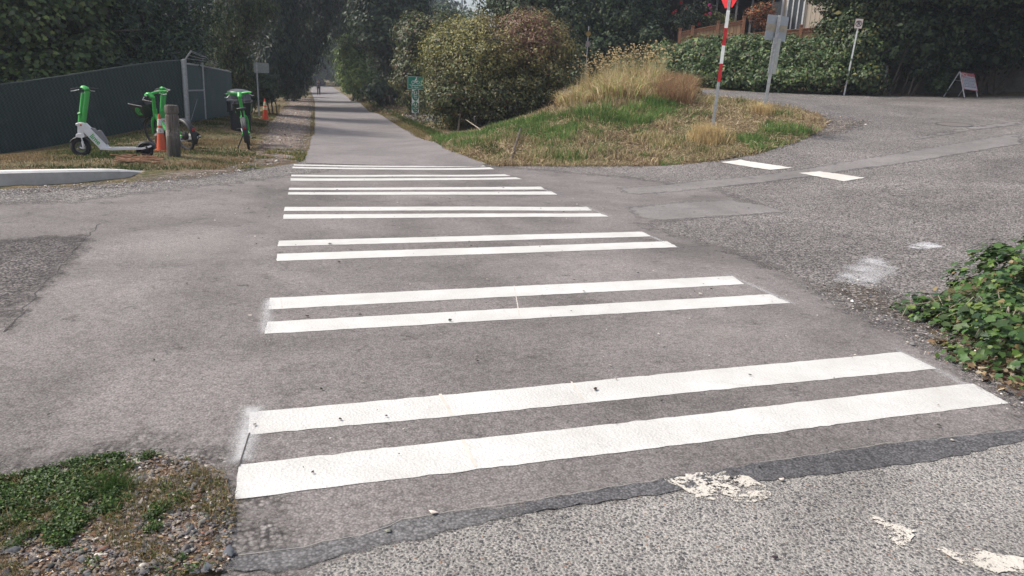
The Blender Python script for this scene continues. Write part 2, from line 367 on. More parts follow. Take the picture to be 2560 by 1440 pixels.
def sheet(name, P, lift, m, step=.3, bstep=.3, jit=0., kind='structure', rim=None, **kw):
    P0 = np.array([p[:2] for p in P], float); B = resample(P0, bstep)
    if jit: B = B+rs.randn(len(B), 2)*jit
    lo, hi = B.min(0), B.max(0); xs = [lo[0]]; ys = [lo[1]]
    def sp(v): return step*max(1, abs(v)/14)
    while xs[-1] < hi[0]: xs.append(xs[-1]+sp(xs[-1]-3))
    while ys[-1] < hi[1]: ys.append(ys[-1]+sp(ys[-1]-4))
    X, Y = np.meshgrid(xs, ys); X = X.ravel()+rs.uniform(-.1, .1, X.size)*step; Y = Y.ravel()+rs.uniform(-.1, .1, Y.size)*step
    ok = inside(X, Y, B); X = X[ok]; Y = Y[ok]; D = edist(X, Y, B); ok = D > min(step*.35, .5); X = X[ok]; Y = Y[ok]
    pts = [Vector(p) for p in B]+[Vector(p) for p in zip(X, Y)]
    v, e, f, *_ = geometry.delaunay_2d_cdt(pts, [(i, (i+1) % len(B)) for i in range(len(B))], [], 1, 1e-6)
    v = np.array([tuple(q) for q in v]); z = zf(v[:, 0], v[:, 1])+lift
    me = npmesh(name, np.c_[v, z], tris=[t for t in f if len(t) == 3], smooth=True)
    # make normals point up
    nz = np.zeros(len(me.polygons)*3); me.polygons.foreach_get('normal', nz)
    if nz.reshape(-1, 3)[:, 2].mean() < 0: me.flip_normals()
    a = me.attributes.new('edge', 'FLOAT', 'POINT'); a.data.foreach_set('value', edist(v[:, 0], v[:, 1], B).astype(np.float32))
    o = link(name, me, m)
    if kind: o['kind'] = kind
    for k, q in kw.items(): o[k] = q
    return o
def W(*pix): return [tuple(p[:2]) for p in gm(pix)]

# street outline (visible borders traced to ground points, closed beyond the frame)
far_left = W((0, 474), (180, 468), (370, 455), (480, 447), (640, 424), (735, 409))
trail_mouth = W((760, 402), (1195, 404))
mound_foot = W((1240, 416), (1400, 417), (1560, 416), (1700, 412), (1800, 402), (1900, 385), (1990, 358), (2055, 330), (2075, 308), (2045, 285), (1960, 268), (1860, 250), (1760, 238), (1690, 224), (1640, 216))
near_right = W((2560, 1010), (2440, 955), (2330, 860), (2310, 760), (2400, 700), (2560, 655))
street_poly = [(-40, 9.5), (-18, 10.6)]+far_left+trail_mouth+mound_foot+[(6, 27.5), (2, 33), (7, 35), (12.5, 27.2)]+W((1760, 224), (1900, 229), (2110, 236), (2300, 240), (2560, 241))+[(34, 17), (48, 12), (70, 8), (70, -4), (40, -2), (20, 0.5), (9.5, 2.2)]+near_right[::-1][:4]+[(3.75, 2.9), (3.3, 1.7), (3.4, .4), (-.3, 0.6)]+W((560, 1380), (500, 1160), (340, 1150), (160, 1180), (0, 1222))+[(-3, 1.9), (-8, 1.2), (-18, .2), (-40, -1.5)]
street_poly = [(float(a), float(b)) for a, b in street_poly]
trail_poly = [(-.12, 14.2)]+W((760, 402), (772, 370), (783, 320), (785, 280), (787, 255), (783, 243), (777, 228), (770, 215))+[tuple(atD(772, 208, 150)[:2]), tuple(atD(803, 208, 150)[:2])]+W((833, 218), (852, 232), (872, 246), (905, 262), (960, 292), (1030, 332), (1110, 372), (1195, 404))+[(3.5, 14.2)]
def ground():
    def ax(lo, hi, c0, c1, s0):
        v = [c0]
        while v[-1] < c1: v.append(v[-1]+s0)
        s = s0
        while v[-1] < hi: s *= 1.12; v.append(v[-1]+s)
        s = s0; u = []; q = c0
        while q > lo: s *= 1.12; q -= s; u.append(q)
        return np.array(u[::-1]+v)
    xs = ax(-600, 700, -9, 26, .22); ys = ax(-300, 900, -1, 32, .22)
    X, Y = np.meshgrid(xs, ys); Z = zf(np.clip(X, -160, 160), np.clip(Y, -60, 300))
    x, y, = X.ravel(), Y.ravel(); z = Z.ravel().copy(); near = np.hypot(x, y) < 190
    sunk = np.zeros(len(x))
    for P in (street_poly, trail_poly):
        Pn = np.array(P); idx = np.where(near)[0]; i_ = inside(x[idx], y[idx], Pn); d = edist(x[idx][i_], y[idx][i_], Pn)
        sunk[idx[i_]] = np.maximum(sunk[idx[i_]], np.clip(d/.2, 0, 1)*np.where(np.hypot(x[idx][i_], y[idx][i_]) > 45, .25, .035))
    z = z-sunk+.0
    rough = .012*noise2(x, y, 5, 3)*(sunk == 0)*(np.hypot(x, y) < 40); z += rough
    n, m_ = len(xs), len(ys); a = (np.arange(m_-1)[:, None]*n+np.arange(n-1)).ravel()
    me = npmesh('ground', np.c_[x, y, z], quads=np.c_[a, a+1, a+n+1, a+n], smooth=True)
    link('ground', me, M['ground'], kind='structure')
ground()
sheet('street', street_poly, .004, M['street'], step=.4, jit=.01)
sheet('path', trail_poly, .012, M['trail'], step=.4, jit=.006)
# smoother asphalt of the crossing, then its patches
sheet('asphalt_overlay', [(-9, .6), (-9, 8.2)]+W((180, 500), (560, 455), (900, 408), (1210, 412), (1560, 440), (1800, 470), (1930, 520), (1640, 565), (1800, 610), (1960, 660), (2090, 740), (2290, 830))+[(3.95, 3.2), (3.45, 2.2), (3.3, 1.9), (-.35, 1.55)]+W((560, 1330), (480, 1160), (300, 1150), (120, 1190)), .007, M['smooth'], step=.4, jit=.02)
sheet('asphalt_patch', W((0, 600), (120, 590), (240, 585), (225, 640), (140, 720), (60, 790), (0, 850))+[(-4, 5), (-5, 7)], .0095, M['darkpatch'], step=.3, jit=.03)
sheet('asphalt_patch', W((1560, 520), (1700, 505), (1850, 499), (1985, 531), (1800, 545), (1600, 557)), .0095, M['patch'], step=.3, jit=.01)
sheet('asphalt_patch', W((1540, 470), (1750, 452), (2000, 424), (2250, 382), (2560, 330), (2560, 362), (2300, 405), (2050, 440), (1780, 472), (1560, 490)), .0095, M['patch'], step=.3, jit=.012)
sheet('asphalt_patch', W((2260, 348), (2420, 318), (2560, 300), (2560, 312), (2400, 333), (2290, 352)), .0095, M['patch'], step=.3, jit=.01)
sheet('footpath', W((700, 1440), (760, 1415), (900, 1375), (1050, 1340), (1300, 1285), (1640, 1238), (1850, 1210), (2150, 1165), (2400, 1120), (2560, 1085))+[(3.9, 2.35), (3.9, .3), (.1, .3)], .010, M['aggregate'], step=.2, bstep=.05, jit=.008)
sheet('tar_band', W((1640, 1206), (1900, 1163), (2200, 1118), (2560, 1078), (2560, 1105), (2350, 1155), (2000, 1200), (1880, 1212), (1850, 1195), (1740, 1225), (1640, 1244), (1450, 1268), (1300, 1292), (1320, 1262)), .0125, M['tar'], step=.1, bstep=.04, jit=.006)
sheet('asphalt_patch', W((545, 1398), (700, 1378), (900, 1345), (1000, 1305), (1320, 1262), (1300, 1292), (1050, 1352), (900, 1385), (760, 1428), (690, 1440), (545, 1440)), .0118, M['greypatch'], step=.06, bstep=.04, jit=.008)
for P in [((1660, 1205), (1740, 1190), (1830, 1188), (1905, 1215), (1930, 1250), (1880, 1262), (1800, 1262), (1740, 1250)),
          ((2160, 1297), (2190, 1297), (2215, 1312), (2285, 1332), (2280, 1365), (2260, 1382), (2215, 1352), (2205, 1322)),
          ((2330, 1375), (2400, 1385), (2440, 1382), (2500, 1395), (2560, 1405), (2560, 1440), (2440, 1440), (2380, 1405))]:
    sheet('worn_paint', W(*P), .0145, M['oldpaint'], step=.06, bstep=.02, jit=.006)
sheet('dirt_path', W((335, 441), (400, 430), (480, 424), (560, 418), (640, 405), (640, 425), (480, 448), (370, 458), (300, 462)), .0125, M['dirtpath'], step=.2, jit=.03)
sheet('dirt_path', W((560, 425), (640, 395), (640, 360), (660, 320), (700, 280), (715, 255), (700, 244), (783, 244), (786, 280), (782, 330), (768, 375), (757, 402), (700, 413), (640, 423)), .017, M['dirtpath'], step=.35, jit=.05)
sheet('dirt_path', W((-40, 1225), (60, 1195), (200, 1165), (340, 1145), (500, 1150), (565, 1200), (590, 1290), (575, 1440), (-60, 1500)), .014, M['neardirt'], step=.06, bstep=.05, jit=.01)
sheet('debris', W((2010, 725), (2060, 695), (2140, 690), (2240, 720), (2320, 760), (2400, 800), (2560, 960), (2560, 1060), (2470, 985), (2330, 905), (2220, 830), (2090, 770)), .010, M['debris'], step=.2, jit=.03)
sheet('debris', W((2045, 283), (2100, 296), (2180, 303), (2160, 322), (2080, 340), (1990, 362), (1900, 388), (1800, 405), (1700, 415), (1560, 420), (1560, 413), (1800, 395), (1960, 355)), .011, M['debris'], step=.2, jit=.03)
sheet('debris', W((0, 480), (120, 470), (370, 455), (480, 446), (640, 424), (640, 432), (480, 456), (300, 468), (120, 484), (0, 492)), .012, M['debris'], step=.2, jit=.03)
sheet('dust_and_sun', W((640, 610), (640, 560), (560, 560), (330, 600), (240, 650), (330, 690), (520, 670), (640, 650)), .012, M['dust_and_sun'], step=.2)  # dappled sunlight painted as a pale feathered patch on the road
sheet('dust_and_sun', W((1900, 660), (2000, 700), (2260, 830), (2240, 850), (2000, 760), (1930, 720)), .0125, M['dust_and_sun'], step=.2)
sheet('dust_and_sun', W((1380, 860), (1500, 815), (1750, 790), (1960, 830), (2040, 870), (1850, 880), (1600, 880), (1450, 900)), .0088, M['dust_and_sun'], step=.15)  # soft sun patch put into the colour of the crossing
sheet('dust_and_sun', W((1700, 600), (1800, 590), (2000, 660), (2100, 740), (2000, 700), (1850, 650)), .0086, M['dust_and_sun'], step=.15)
sheet('dust_and_sun', W((480, 1180), (600, 1180), (590, 1440), (520, 1440), (500, 1300)), .013, M['dust_and_sun'], step=.1)
sheet('paint_dust', W((2230, 612), (2290, 600), (2350, 606), (2400, 622), (2340, 632), (2260, 628)), .0115, M['speckle2'], step=.1)
sheet('paint_dust', W((1990, 700), (2040, 650), (2200, 600), (2340, 690), (2270, 750), (2120, 735)), .0125, M['speckle'], step=.1)

ckm = plain('crack_fill', (.045, .042, .042), .9)
for L_, wd in [([(786, 289), (850, 291), (905, 297), (962, 303)], .05), ([(780, 330), (860, 331), (900, 329)], .015), ([(1000, 520), (1200, 497), (1420, 512), (1700, 548)], .008), ([(700, 466), (500, 463), (330, 470), (150, 477)], .008), ([(250, 560), (140, 680), (0, 850)], .01)]:
    q = resample(np.array(W(*L_)), .12); q = q[:int(len(q)*.5)]; q = q+rs.randn(*q.shape)*.012; h_ = wd/2*(.5+rs.rand(len(q), 1))
    n_ = np.array([0, 1.]) if abs(q[-1][0]-q[0][0]) > abs(q[-1][1]-q[0][1]) else np.array([1., 0]); sheet('asphalt_crack', list(q+h_*n_)+list((q-h_*n_)[::-1]), .0135 if q[0][1] > 14.5 else .0088, ckm, step=.3, bstep=.2)
sheet('dust_and_sun', W((850, 403), (1000, 400), (1200, 404), (1190, 408), (1000, 405), (860, 407)), .0135, M['dust_and_sun'], step=.1)

# zebra bars, traced one by one
bars = [[(586, 1254), (596, 1167), (2430, 962), (2522, 1012)], [(620, 1092), (625, 1035), (2252, 883), (2340, 925)], [(663, 838), (668, 808), (1925, 738), (1975, 760)], [(672, 777), (675, 748), (1830, 692), (1860, 713)],
        [(692, 655), (693, 637), (1668, 605), (1693, 620)], [(694, 618), (697, 604), (1605, 581), (1628, 593)], [(708, 549), (709, 538), (1500, 535), (1522, 543)], [(710, 529), (712, 519), (1468, 519), (1480, 528)],
        [(720, 488), (721, 482), (1378, 480), (1393, 488)], [(722, 476), (723, 471), (1352, 468), (1362, 475)], [(726, 453), (727, 447), (1290, 444.5), (1305, 449)], [(728, 442), (729, 438), (1262, 437), (1277, 441)],
        [(731, 422), (732, 418), (1225, 419.5), (1237, 424)], [(734, 415), (735, 412), (1203, 413), (1215, 417)]]
ordn = ['nearest', 'second', 'third', 'fourth', 'fifth', 'sixth', 'seventh', 'eighth', 'ninth', 'tenth', 'eleventh', 'twelfth', 'thirteenth', 'farthest']
for i, b in enumerate(bars):
    q = np.array(W(*b)); BL, TL, TR, BR = q; n = 26; P = []
    off = [(.016*noise2(np.array(t*4.), np.array(i*3.1), 1.6, 5)+(.022 if (t > .82 and i in (6, 7)) else 0)) for t in np.linspace(0, 1, n)]
    k = 1.0
    for j, t in enumerate(np.linspace(0, 1, n)): P.append(TL+(TR-TL)*t+np.array([0, -float(off[j])*k*math.sin(math.pi*t)]))
    for j, t in list(enumerate(np.linspace(0, 1, n)))[::-1]: P.append(BL+(BR-BL)*t+np.array([0, -float(off[j])*k*math.sin(math.pi*t)]))
    lab = '%s white painted bar of the crosswalk, counted from the viewer' % ordn[i] if 0 < i < 13 else ('nearest white painted crosswalk bar, widest in view, beside the stony verge' if i == 0 else 'farthest and thinnest white crosswalk bar, at the mouth of the trail')
    o = sheet('crosswalk_bar', P, .0094, M['paint'], step=.12, bstep=.05, jit=.0025, kind=None); tag(o, lab, 'road marking', 'white bars of the crosswalk')
for P, lab in [([(1803, 407), (1850, 401), (1984, 421), (1925, 426)], 'worn white dash on the road nearest the grassy mound'), ([(1998, 434), (2050, 430), (2162, 446), (2110, 455)], 'worn white dash on the road, right of the other dash')]:
    o = sheet('road_dash', W(*P), .014, M['dash'], step=.1, bstep=.05, jit=.008, kind=None); tag(o, lab, 'road marking', 'white dashes across the side road')
for a, b, wd in [((600, 1175), (634, 1010), .07), ((664, 842), (672, 745), .06), ((2225, 868), (2480, 1000), .05), ((1810, 685), (1990, 765), .05), ((1455, 515), (1530, 545), .05), ((1590, 577), (1700, 624), .05), ((1340, 466), (1398, 490), .05)]:
    p, q = np.array(W(a, b)); d = (q-p)/np.hypot(*(q-p)); n_ = np.array([-d[1], d[0]])*wd*1.3
    sheet('paint_dust', [p-n_, q-n_, q+n_, p+n_], .0108, M['spray'], step=.04, bstep=.05)
# thin chalk/saw line along the left ends
lm = plain('chalk_line', (.05, .045, .045), .9)
p, q = np.array(W((598, 1172), (624, 1088))); sheet('saw_cut', [p+[-.003, 0], q+[-.003, 0], q+[.003, 0], p+[.003, 0]], .012, lm, step=.1, bstep=.1)

sm_ = plain('seam_dirt', (.5, .465, .42), .9); pj = plain('pale_joint', (.24, .23, .215), .9)
for a, b, wd in [((1100, 989), (1131, 1044), .008), ((1156, 1104), (1190, 1172), .008), ((1428, 958), (1458, 1006), .005), ((1285, 717), (1300, 800), .004), ((702, 749), (706, 776), .004)]:
    p, q = np.array(W(a, b)); d = (q-p)/np.hypot(*(q-p)); n_ = np.array([-d[1], d[0]])*wd; sheet('paint_seam', [p-n_, q-n_, q+n_, p+n_], .0102, sm_, step=.1, bstep=.02, jit=.001)
for L_ in ([(600, 1397), (760, 1372), (900, 1345), (1000, 1306), (1300, 1262), (1640, 1206)], [(1900, 1163), (2200, 1118), (2560, 1078)]):
    q = resample(np.array(W(*L_))[:, :], .05); q = q[:int(len(q)*.5)]; q = q+rs.randn(*q.shape)*.004
    sheet('joint_line', list(q+[0, .0018])+list(q[::-1]-[0, .0018]), .0138, pj, step=.2, bstep=.1)

# ------------------------------------------------------------ foliage
PK = 1.0
def palette(n, cols, wts, var=.25, r_=rs):
    c = np.array(cols)[r_.choice(len(cols), n, p=np.array(wts)/sum(wts))]
    return np.clip(c*PK*(1+r_.uniform(-var, var, (n, 1)))+r_.uniform(-.008, .008, (n, 3)), .004, 1)
LEAF = dict(straw=(np.array([(0, -.03, 0), (.5, -.03, .1), (1, 0, 0), (.5, .03, .1), (0, .03, 0)]), [(0, 1, 4), (1, 3, 4), (1, 2, 3)]),
            card=(np.array([(0, 0, 0), (.42, .34, .07), (1, 0, -.05), (.42, -.34, .07)]), [(0, 1, 2), (0, 2, 3)]),
            blade=(np.array([(0, 0, 0), (.4, .16, .03), (1, 0, -.15), (.4, -.16, .03)]), [(0, 1, 2), (0, 2, 3)]),
            lobed=(np.array([(0, 0, 0), (-.12, .36, .03), (.2, .38, .06), (.42, .52, .02), (.6, .3, .06), (1.0, 0, -.06), (.6, -.3, .06), (.42, -.52, .02), (.2, -.38, .06), (-.12, -.36, .03), (.4, 0, -.03)]),
                   [(10, i, i+1) for i in range(9)]+[(10, 9, 0)]))
def leafmesh(name, P, N, S, C, kind='card', r_=rs, droop=.3, m=None, parent=None, **kw):
    """P points, N facing, S size, C colour"""
    base, F = LEAF[kind]; n = len(P); k = len(base)
    N = N/np.linalg.norm(N, axis=1, keepdims=True)
    t = r_.randn(n, 3); t[:, 2] -= droop*2; t -= (t*N).sum(1, keepdims=True)*N; t /= np.linalg.norm(t, axis=1, keepdims=True)+1e-9
    b = np.cross(N, t)
    V = P[:, None]+S[:, None, None]*(base[None, :, 0, None]*t[:, None]+base[None, :, 1, None]*b[:, None]+base[None, :, 2, None]*N[:, None])
    T = (np.array(F)[None]+np.arange(n)[:, None, None]*k).reshape(-1, 3)
    me = npmesh(name, V.reshape(-1, 3), tris=T, col=np.repeat(C, k, 0))
    return link(name, me, m or M['leaf'], parent, **kw)
def blobpts(blobs, n, r_, clump=.5, jit=.16, inner=.22):
    A = np.array([b[1][0]*b[1][1]+b[1][1]*b[1][2]+b[1][0]*b[1][2] for b in blobs]); cnt = (A/A.sum()*n).astype(int)
    Ps, Ns, I = [], [], []
    for (c, rad), q in zip(blobs, cnt):
        c = np.array(c, float); rad = np.array(rad, float); q = max(q, 8)
        nc = max(6, int(A.max()/clump**2*.9*(rad.max()**2/ A.max()))); nc = max(8, int(3.2*(rad[0]*rad[1]+rad[1]*rad[2]+rad[0]*rad[2])/clump**2))
        cd = r_.randn(nc, 3); cd /= np.linalg.norm(cd, axis=1, keepdims=True); cr = 1+r_.uniform(-jit, jit*.8, (nc, 1))
        cc = c+cd*rad*cr
        k = r_.randint(nc, size=q); dd = r_.randn(q, 3); dd /= np.linalg.norm(dd, axis=1, keepdims=True)
        p = cc[k]+dd*clump*(r_.uniform(.35, 1, (q, 1)))*np.array([1, 1, .75]); nn = cd[k]*.7+dd*.8+np.array([0, 0, .45])
        isin = r_.rand(q) < inner
        d2 = r_.randn(q, 3); d2 /= np.linalg.norm(d2, axis=1, keepdims=True)
        p[isin] = (c+d2*rad*r_.uniform(.55, .85, (q, 1)))[isin]; nn[isin] = d2[isin]
        Ps.append(p); Ns.append(nn+r_.randn(q, 3)*.25); I.append(isin)
    return np.vstack(Ps), np.vstack(Ns), np.concatenate(I)
def pb(px, py, D, rx, ry, dep=None):
    """blob sized as it shows at distance D"""
    c = atD(px, py, D); dp = (c-np.array([0, 0, EYE]))@CF; ax, az = rx*dp/FPX, ry*dp/FPX
    return (tuple(c), (ax, dep or (ax+az)*.45, az))
def plant(name, label, cat, blobs, n, size, cols, wts, group=None, base=None, kind='card', clump=.5, seed=1, stems=3, sr=.06, bark='bark', floor=True, droop=.3, m=None, crown='crown', trunk='trunk', colfn=None, spread=.5, inner=.22, jit=.16, var=.25):
    r_ = np.random.RandomState(seed); P, N, I = blobpts(blobs, n, r_, clump, jit, inner)
    cx = np.mean([b[0][0] for b in blobs]); cy = np.mean([b[0][1] for b in blobs])
    base = base or (cx, cy); bz = float(zf(base[0], base[1]))
    t = thing(name, (base[0], base[1], bz), label, cat, group)
    if floor:
        z = zf(P[:, 0], P[:, 1]); ok = P[:, 2] > z+.02; P, N, I = P[ok], N[ok], I[ok]
    S = size*r_.uniform(.6, 1.35, len(P)); S[I] *= 2.0
    C = palette(len(P), cols, wts, var, r_)
    if colfn is not None: C = colfn(P, C, r_)
    L = np.array([base[0], base[1], bz])
    leafmesh(crown, P-L, N, S, C, kind, r_, droop, m or M['leaf'], t)
    mb = MB(); big = sorted(blobs, key=lambda b: -b[1][2])
    for i in range(stems):
        b = blobs[i % len(blobs)]; o = np.array([r_.uniform(-1, 1)*spread, r_.uniform(-1, 1)*spread, 0]); e = np.array(b[0])-L+np.array([r_.uniform(-.3, .3)*b[1][0], r_.uniform(-.3, .3)*b[1][1], b[1][2]*.4])
        if spread > 3: o[:2] = np.array(b[0])[:2]-L[:2]+r_.uniform(-.4, .4, 2)
        o[2] = float(zf(o[0]+L[0], o[1]+L[1]))-bz-.05; mid = (o*.6+e*.4)+np.array([r_.uniform(-.15, .15), r_.uniform(-.15, .15), .1]); q = o*.2+e*.8+np.array([r_.uniform(-.2, .2), r_.uniform(-.2, .2), 0])
        mb.tube([o, mid, q, e], [sr, sr*.75, sr*.45, sr*.15], 7)
        for j in range(5):
            s_ = mid+(q-mid)*r_.rand(); d = r_.randn(3)*np.array(b[1])*.6; d[2] = abs(d[2])*.6; mb.tube([s_, s_+d*.5+[0, 0, .1], s_+d], [sr*.4, sr*.25, sr*.08], 5)
    mb.build(trunk, M[bark], t, smooth=True)
    return t
PK = 1.3
DK = [(.028, .045, .022), (.05, .075, .03), (.018, .03, .017)]
# --- left of the trail
plant('maple_tree', 'broad-leaved green tree with lobed yellow-green leaves behind the left end of the slatted fence', 'tree',
      [pb(20, 60, 23, 150, 110, 1.6), pb(180, 40, 23.5, 120, 110, 1.6), pb(60, 180, 22.5, 150, 60, 1.2), pb(230, 140, 23, 80, 70, 1.3), pb(-150, 40, 23, 170, 160, 2), pb(60, -160, 24, 240, 140, 2.3), pb(-350, 0, 22, 180, 200, 2.3), pb(150, 190, 23, 90, 40, 1), pb(70, 205, 21.4, 130, 20, .3), pb(190, 188, 21.6, 70, 18, .3)],
      44000, .105, [(.045, .075, .025), (.08, .115, .035), (.15, .19, .055), (.03, .045, .02)], [4, 4, 1.6, 3], kind='lobed', clump=.42, seed=3, stems=5, sr=.12)
plant('laurel_tree', 'dark glossy evergreen bush-tree behind the middle of the slatted fence', 'tree',
      [pb(330, 60, 24, 100, 110, 1.7), pb(440, 30, 24.5, 100, 130, 1.7), pb(350, 150, 23.6, 90, 50, 1.2), pb(450, 120, 23.6, 70, 60, 1.2), pb(380, -140, 25, 170, 140, 2.2), pb(300, 163, 21.9, 70, 16, .3), pb(420, 138, 22.1, 50, 16, .3)],
      26000, .11, [(.03, .055, .03), (.05, .085, .04), (.02, .035, .022), (.09, .13, .05)], [5, 4, 4, 1], kind='blade', clump=.38, seed=4, stems=4, sr=.1, m=M['glossleaf'])
def reddish(P, C, r_):
    top = np.clip((P[:, 2]-4.2)/1.2, 0, 1)*(r_.rand(len(P)) < .3); return C*(1-top[:, None])+top[:, None]*np.array((.17, .07, .035))
plant('vine_covered_tree', 'tall vine-covered tree column with long rust-tipped sprays leaning out over the lawn', 'tree',
      [pb(575, 60, 32, 75, 100, 1.2), pb(620, 20, 32, 60, 60, 1.), pb(560, 160, 32, 50, 80, 1.), pb(610, 190, 32, 45, 70, .9), pb(545, 240, 32, 35, 50, .8), pb(655, 15, 32, 40, 25, .7), pb(600, -110, 32, 120, 90, 1.6), pb(620, 235, 32, 28, 45, .7)],
      30000, .11, [(.05, .075, .03), (.085, .11, .045), (.03, .045, .025), (.14, .15, .07)], [4, 4, 3, 1], kind='blade', clump=.3, seed=5, stems=4, sr=.16, colfn=reddish, droop=.8, spread=.3)
DC = [(.022, .035, .022), (.035, .055, .03), (.014, .022, .016)]
for i, (bl, lab, nn) in enumerate([
    ([pb(700, 60, 42, 60, 110, 2.4), pb(720, 150, 42, 45, 60, 1.8), pb(690, -60, 42, 90, 90, 3), pb(700, 200, 43, 40, 35, 1.4), pb(672, 150, 40, 30, 60, 1.2)], 'dark conifer just right of the vine-covered tree column', 9000),
    ([pb(790, 30, 50, 60, 90, 2.6), pb(760, 110, 50, 55, 60, 2.), pb(810, -70, 50, 100, 80, 3.4), pb(740, 170, 52, 40, 35, 2.), pb(735, 205, 52, 26, 22, 1.5)], 'dark conifer overhanging the trail left of its far end', 9000),
    ([pb(860, 0, 62, 60, 70, 3), pb(850, 60, 62, 35, 45, 2.2), pb(870, -80, 60, 90, 60, 4)], 'dark tree crown closing over the trail beyond the conifers', 7000)]):
    plant('conifer_tree', lab, 'tree', bl, nn, .26, DC, [4, 3, 3], 'dark trees over the trail', base=[(-3.6, 42), (-4.5, 50), (8.5, 62)][i], kind='blade', clump=.7, seed=20+i, stems=2, sr=.2, droop=1.2, inner=.35)
plant('laurel_shrub', 'small dark shrub behind the leaning grey sign post', 'shrub', [pb(668, 215, 32, 26, 32, .6), pb(655, 235, 32, 22, 22, .5)], 2600, .1, [(.04, .06, .035), (.06, .085, .045)], [1, 1], clump=.25, seed=30, stems=3, sr=.03, crown='foliage', trunk='stem')
plant('trailside_shrub', 'low green shrub beside the trail left of the walker', 'shrub', [pb(745, 205, 60, 30, 28, 1.6), pb(718, 222, 52, 28, 20, 1.4), pb(742, 188, 68, 18, 30, 1.4)], 5000, .2, [(.05, .085, .035), (.085, .12, .045), (.03, .05, .025)], [3, 2, 2], clump=.6, seed=31, stems=3, sr=.05, crown='foliage', trunk='stem')
# --- far end of the trail
LG = [(.14, .2, .06), (.2, .26, .075), (.07, .11, .04)]
plant('far_tree', 'sunlit green tree arching over the far end of the trail', 'tree', [pb(790, 150, 150, 45, 32, 5), pb(825, 178, 150, 26, 18, 4), pb(755, 178, 150, 22, 20, 4), pb(790, 188, 165, 30, 10, 3), pb(770, 120, 150, 50, 40, 6)], 10000, .4, LG, [3, 3, 2], clump=.9, seed=33, stems=3, sr=.2, base=(-7, 150))
plant('far_tree', 'darker green tree right of the trail beyond the walker', 'tree', [pb(862, 160, 90, 24, 44, 3), pb(858, 195, 92, 14, 16, 2), pb(850, 110, 90, 40, 50, 4)], 6000, .32, [(.04, .065, .03), (.07, .1, .035)], [2, 2], clump=.9, seed=34, stems=3, sr=.15)
plant('far_tree', 'reddish-tinged green tree left of the trail beyond the walker', 'tree', [pb(725, 150, 88, 40, 40, 3.5), pb(730, 194, 85, 24, 18, 2.6)], 6000, .3, [(.05, .075, .03), (.08, .1, .04), (.12, .07, .04)], [3, 3, 1], clump=.8, seed=35, stems=3, sr=.15)
# --- right of the trail
plant('hazel_bush', 'bright light-green leafy bush on the right edge of the trail', 'shrub', [pb(885, 140, 52, 40, 45, 2), pb(905, 190, 50, 42, 42, 2), pb(868, 195, 56, 16, 32, 1.2), pb(925, 120, 52, 35, 35, 1.6)], 12000, .19, LG, [4, 4, 2], clump=.5, seed=36, stems=5, sr=.06, crown='foliage', trunk='stem')
plant('oak_tree', 'tall dark tree with bare trunks left of the large mixed bush', 'tree', [pb(960, 60, 44, 75, 80, 2.4), pb(1010, 20, 44, 70, 60, 2.2), pb(910, 50, 46, 45, 60, 2), pb(970, 150, 45, 40, 60, 1.6), pb(960, -70, 45, 130, 80, 4), pb(945, 225, 43, 26, 26, .8), pb(1000, 215, 44, 40, 40, 1.2)], 20000, .2, [(.03, .05, .03), (.05, .075, .04), (.08, .11, .05)], [4, 3, 1], clump=.55, seed=37, stems=6, sr=.16, base=tuple(atD(960, 255, 44)[:2]))
plant('oak_tree', 'thin-crowned tree against the gap of pale sky', 'tree', [pb(1100, 40, 58, 42, 26, 2), pb(1060, 75, 58, 50, 30, 2.6), pb(1165, 60, 58, 55, 32, 2.4), pb(1120, 110, 58, 80, 35, 3), pb(1040, 15, 58, 30, 40, 2)], 6500, .24, [(.04, .065, .04), (.07, .1, .05)], [3, 2], clump=.5, seed=38, stems=6, sr=.1, inner=.05, jit=.3)
OL = [(.08, .11, .04), (.06, .07, .03), (.17, .15, .05), (.035, .042, .022), (.12, .07, .04)]
plant('olive_bush', 'tall olive-brown bush behind the green trail signs', 'shrub', [pb(1040, 100, 34.5, 50, 60, 1.2), pb(1030, 190, 34, 45, 70, 1.1), pb(1060, 250, 34, 50, 50, 1.1), pb(1100, 80, 34.5, 40, 40, 1.)], 15000, .12, OL, [4, 4, 1, 3, 1], clump=.35, seed=39, stems=7, sr=.05, crown='foliage', trunk='stem')
def mixed(P, C, r_):
    d = (P-np.array([0, 0, EYE])); w_ = d@CF; py = 720-FPX*(d@CU)/w_; px = 1280+FPX*(d@CR)/w_
    yl_lit = np.clip((230-py)/120, 0, 1)*(r_.rand(len(P)) < .6); C = C*(1-yl_lit[:, None])+yl_lit[:, None]*np.array((.30, .28, .085))*r_.uniform(.6, 1.2, (len(P), 1))  # sunlit highlights painted into the upper leaves as yellow
    rd = np.exp(-((P[:, 0]-mx[0])**2+(P[:, 2]-mx[2])**2/.7)/1.3)*(r_.rand(len(P)) < .68); rd = np.clip(rd*1.5, 0, 1)
    return C*(1-rd[:, None])+rd[:, None]*np.array((.21, .11, .075))*r_.uniform(.6, 1.35, (len(P), 1))
mx = atD(1320, 70, 26)
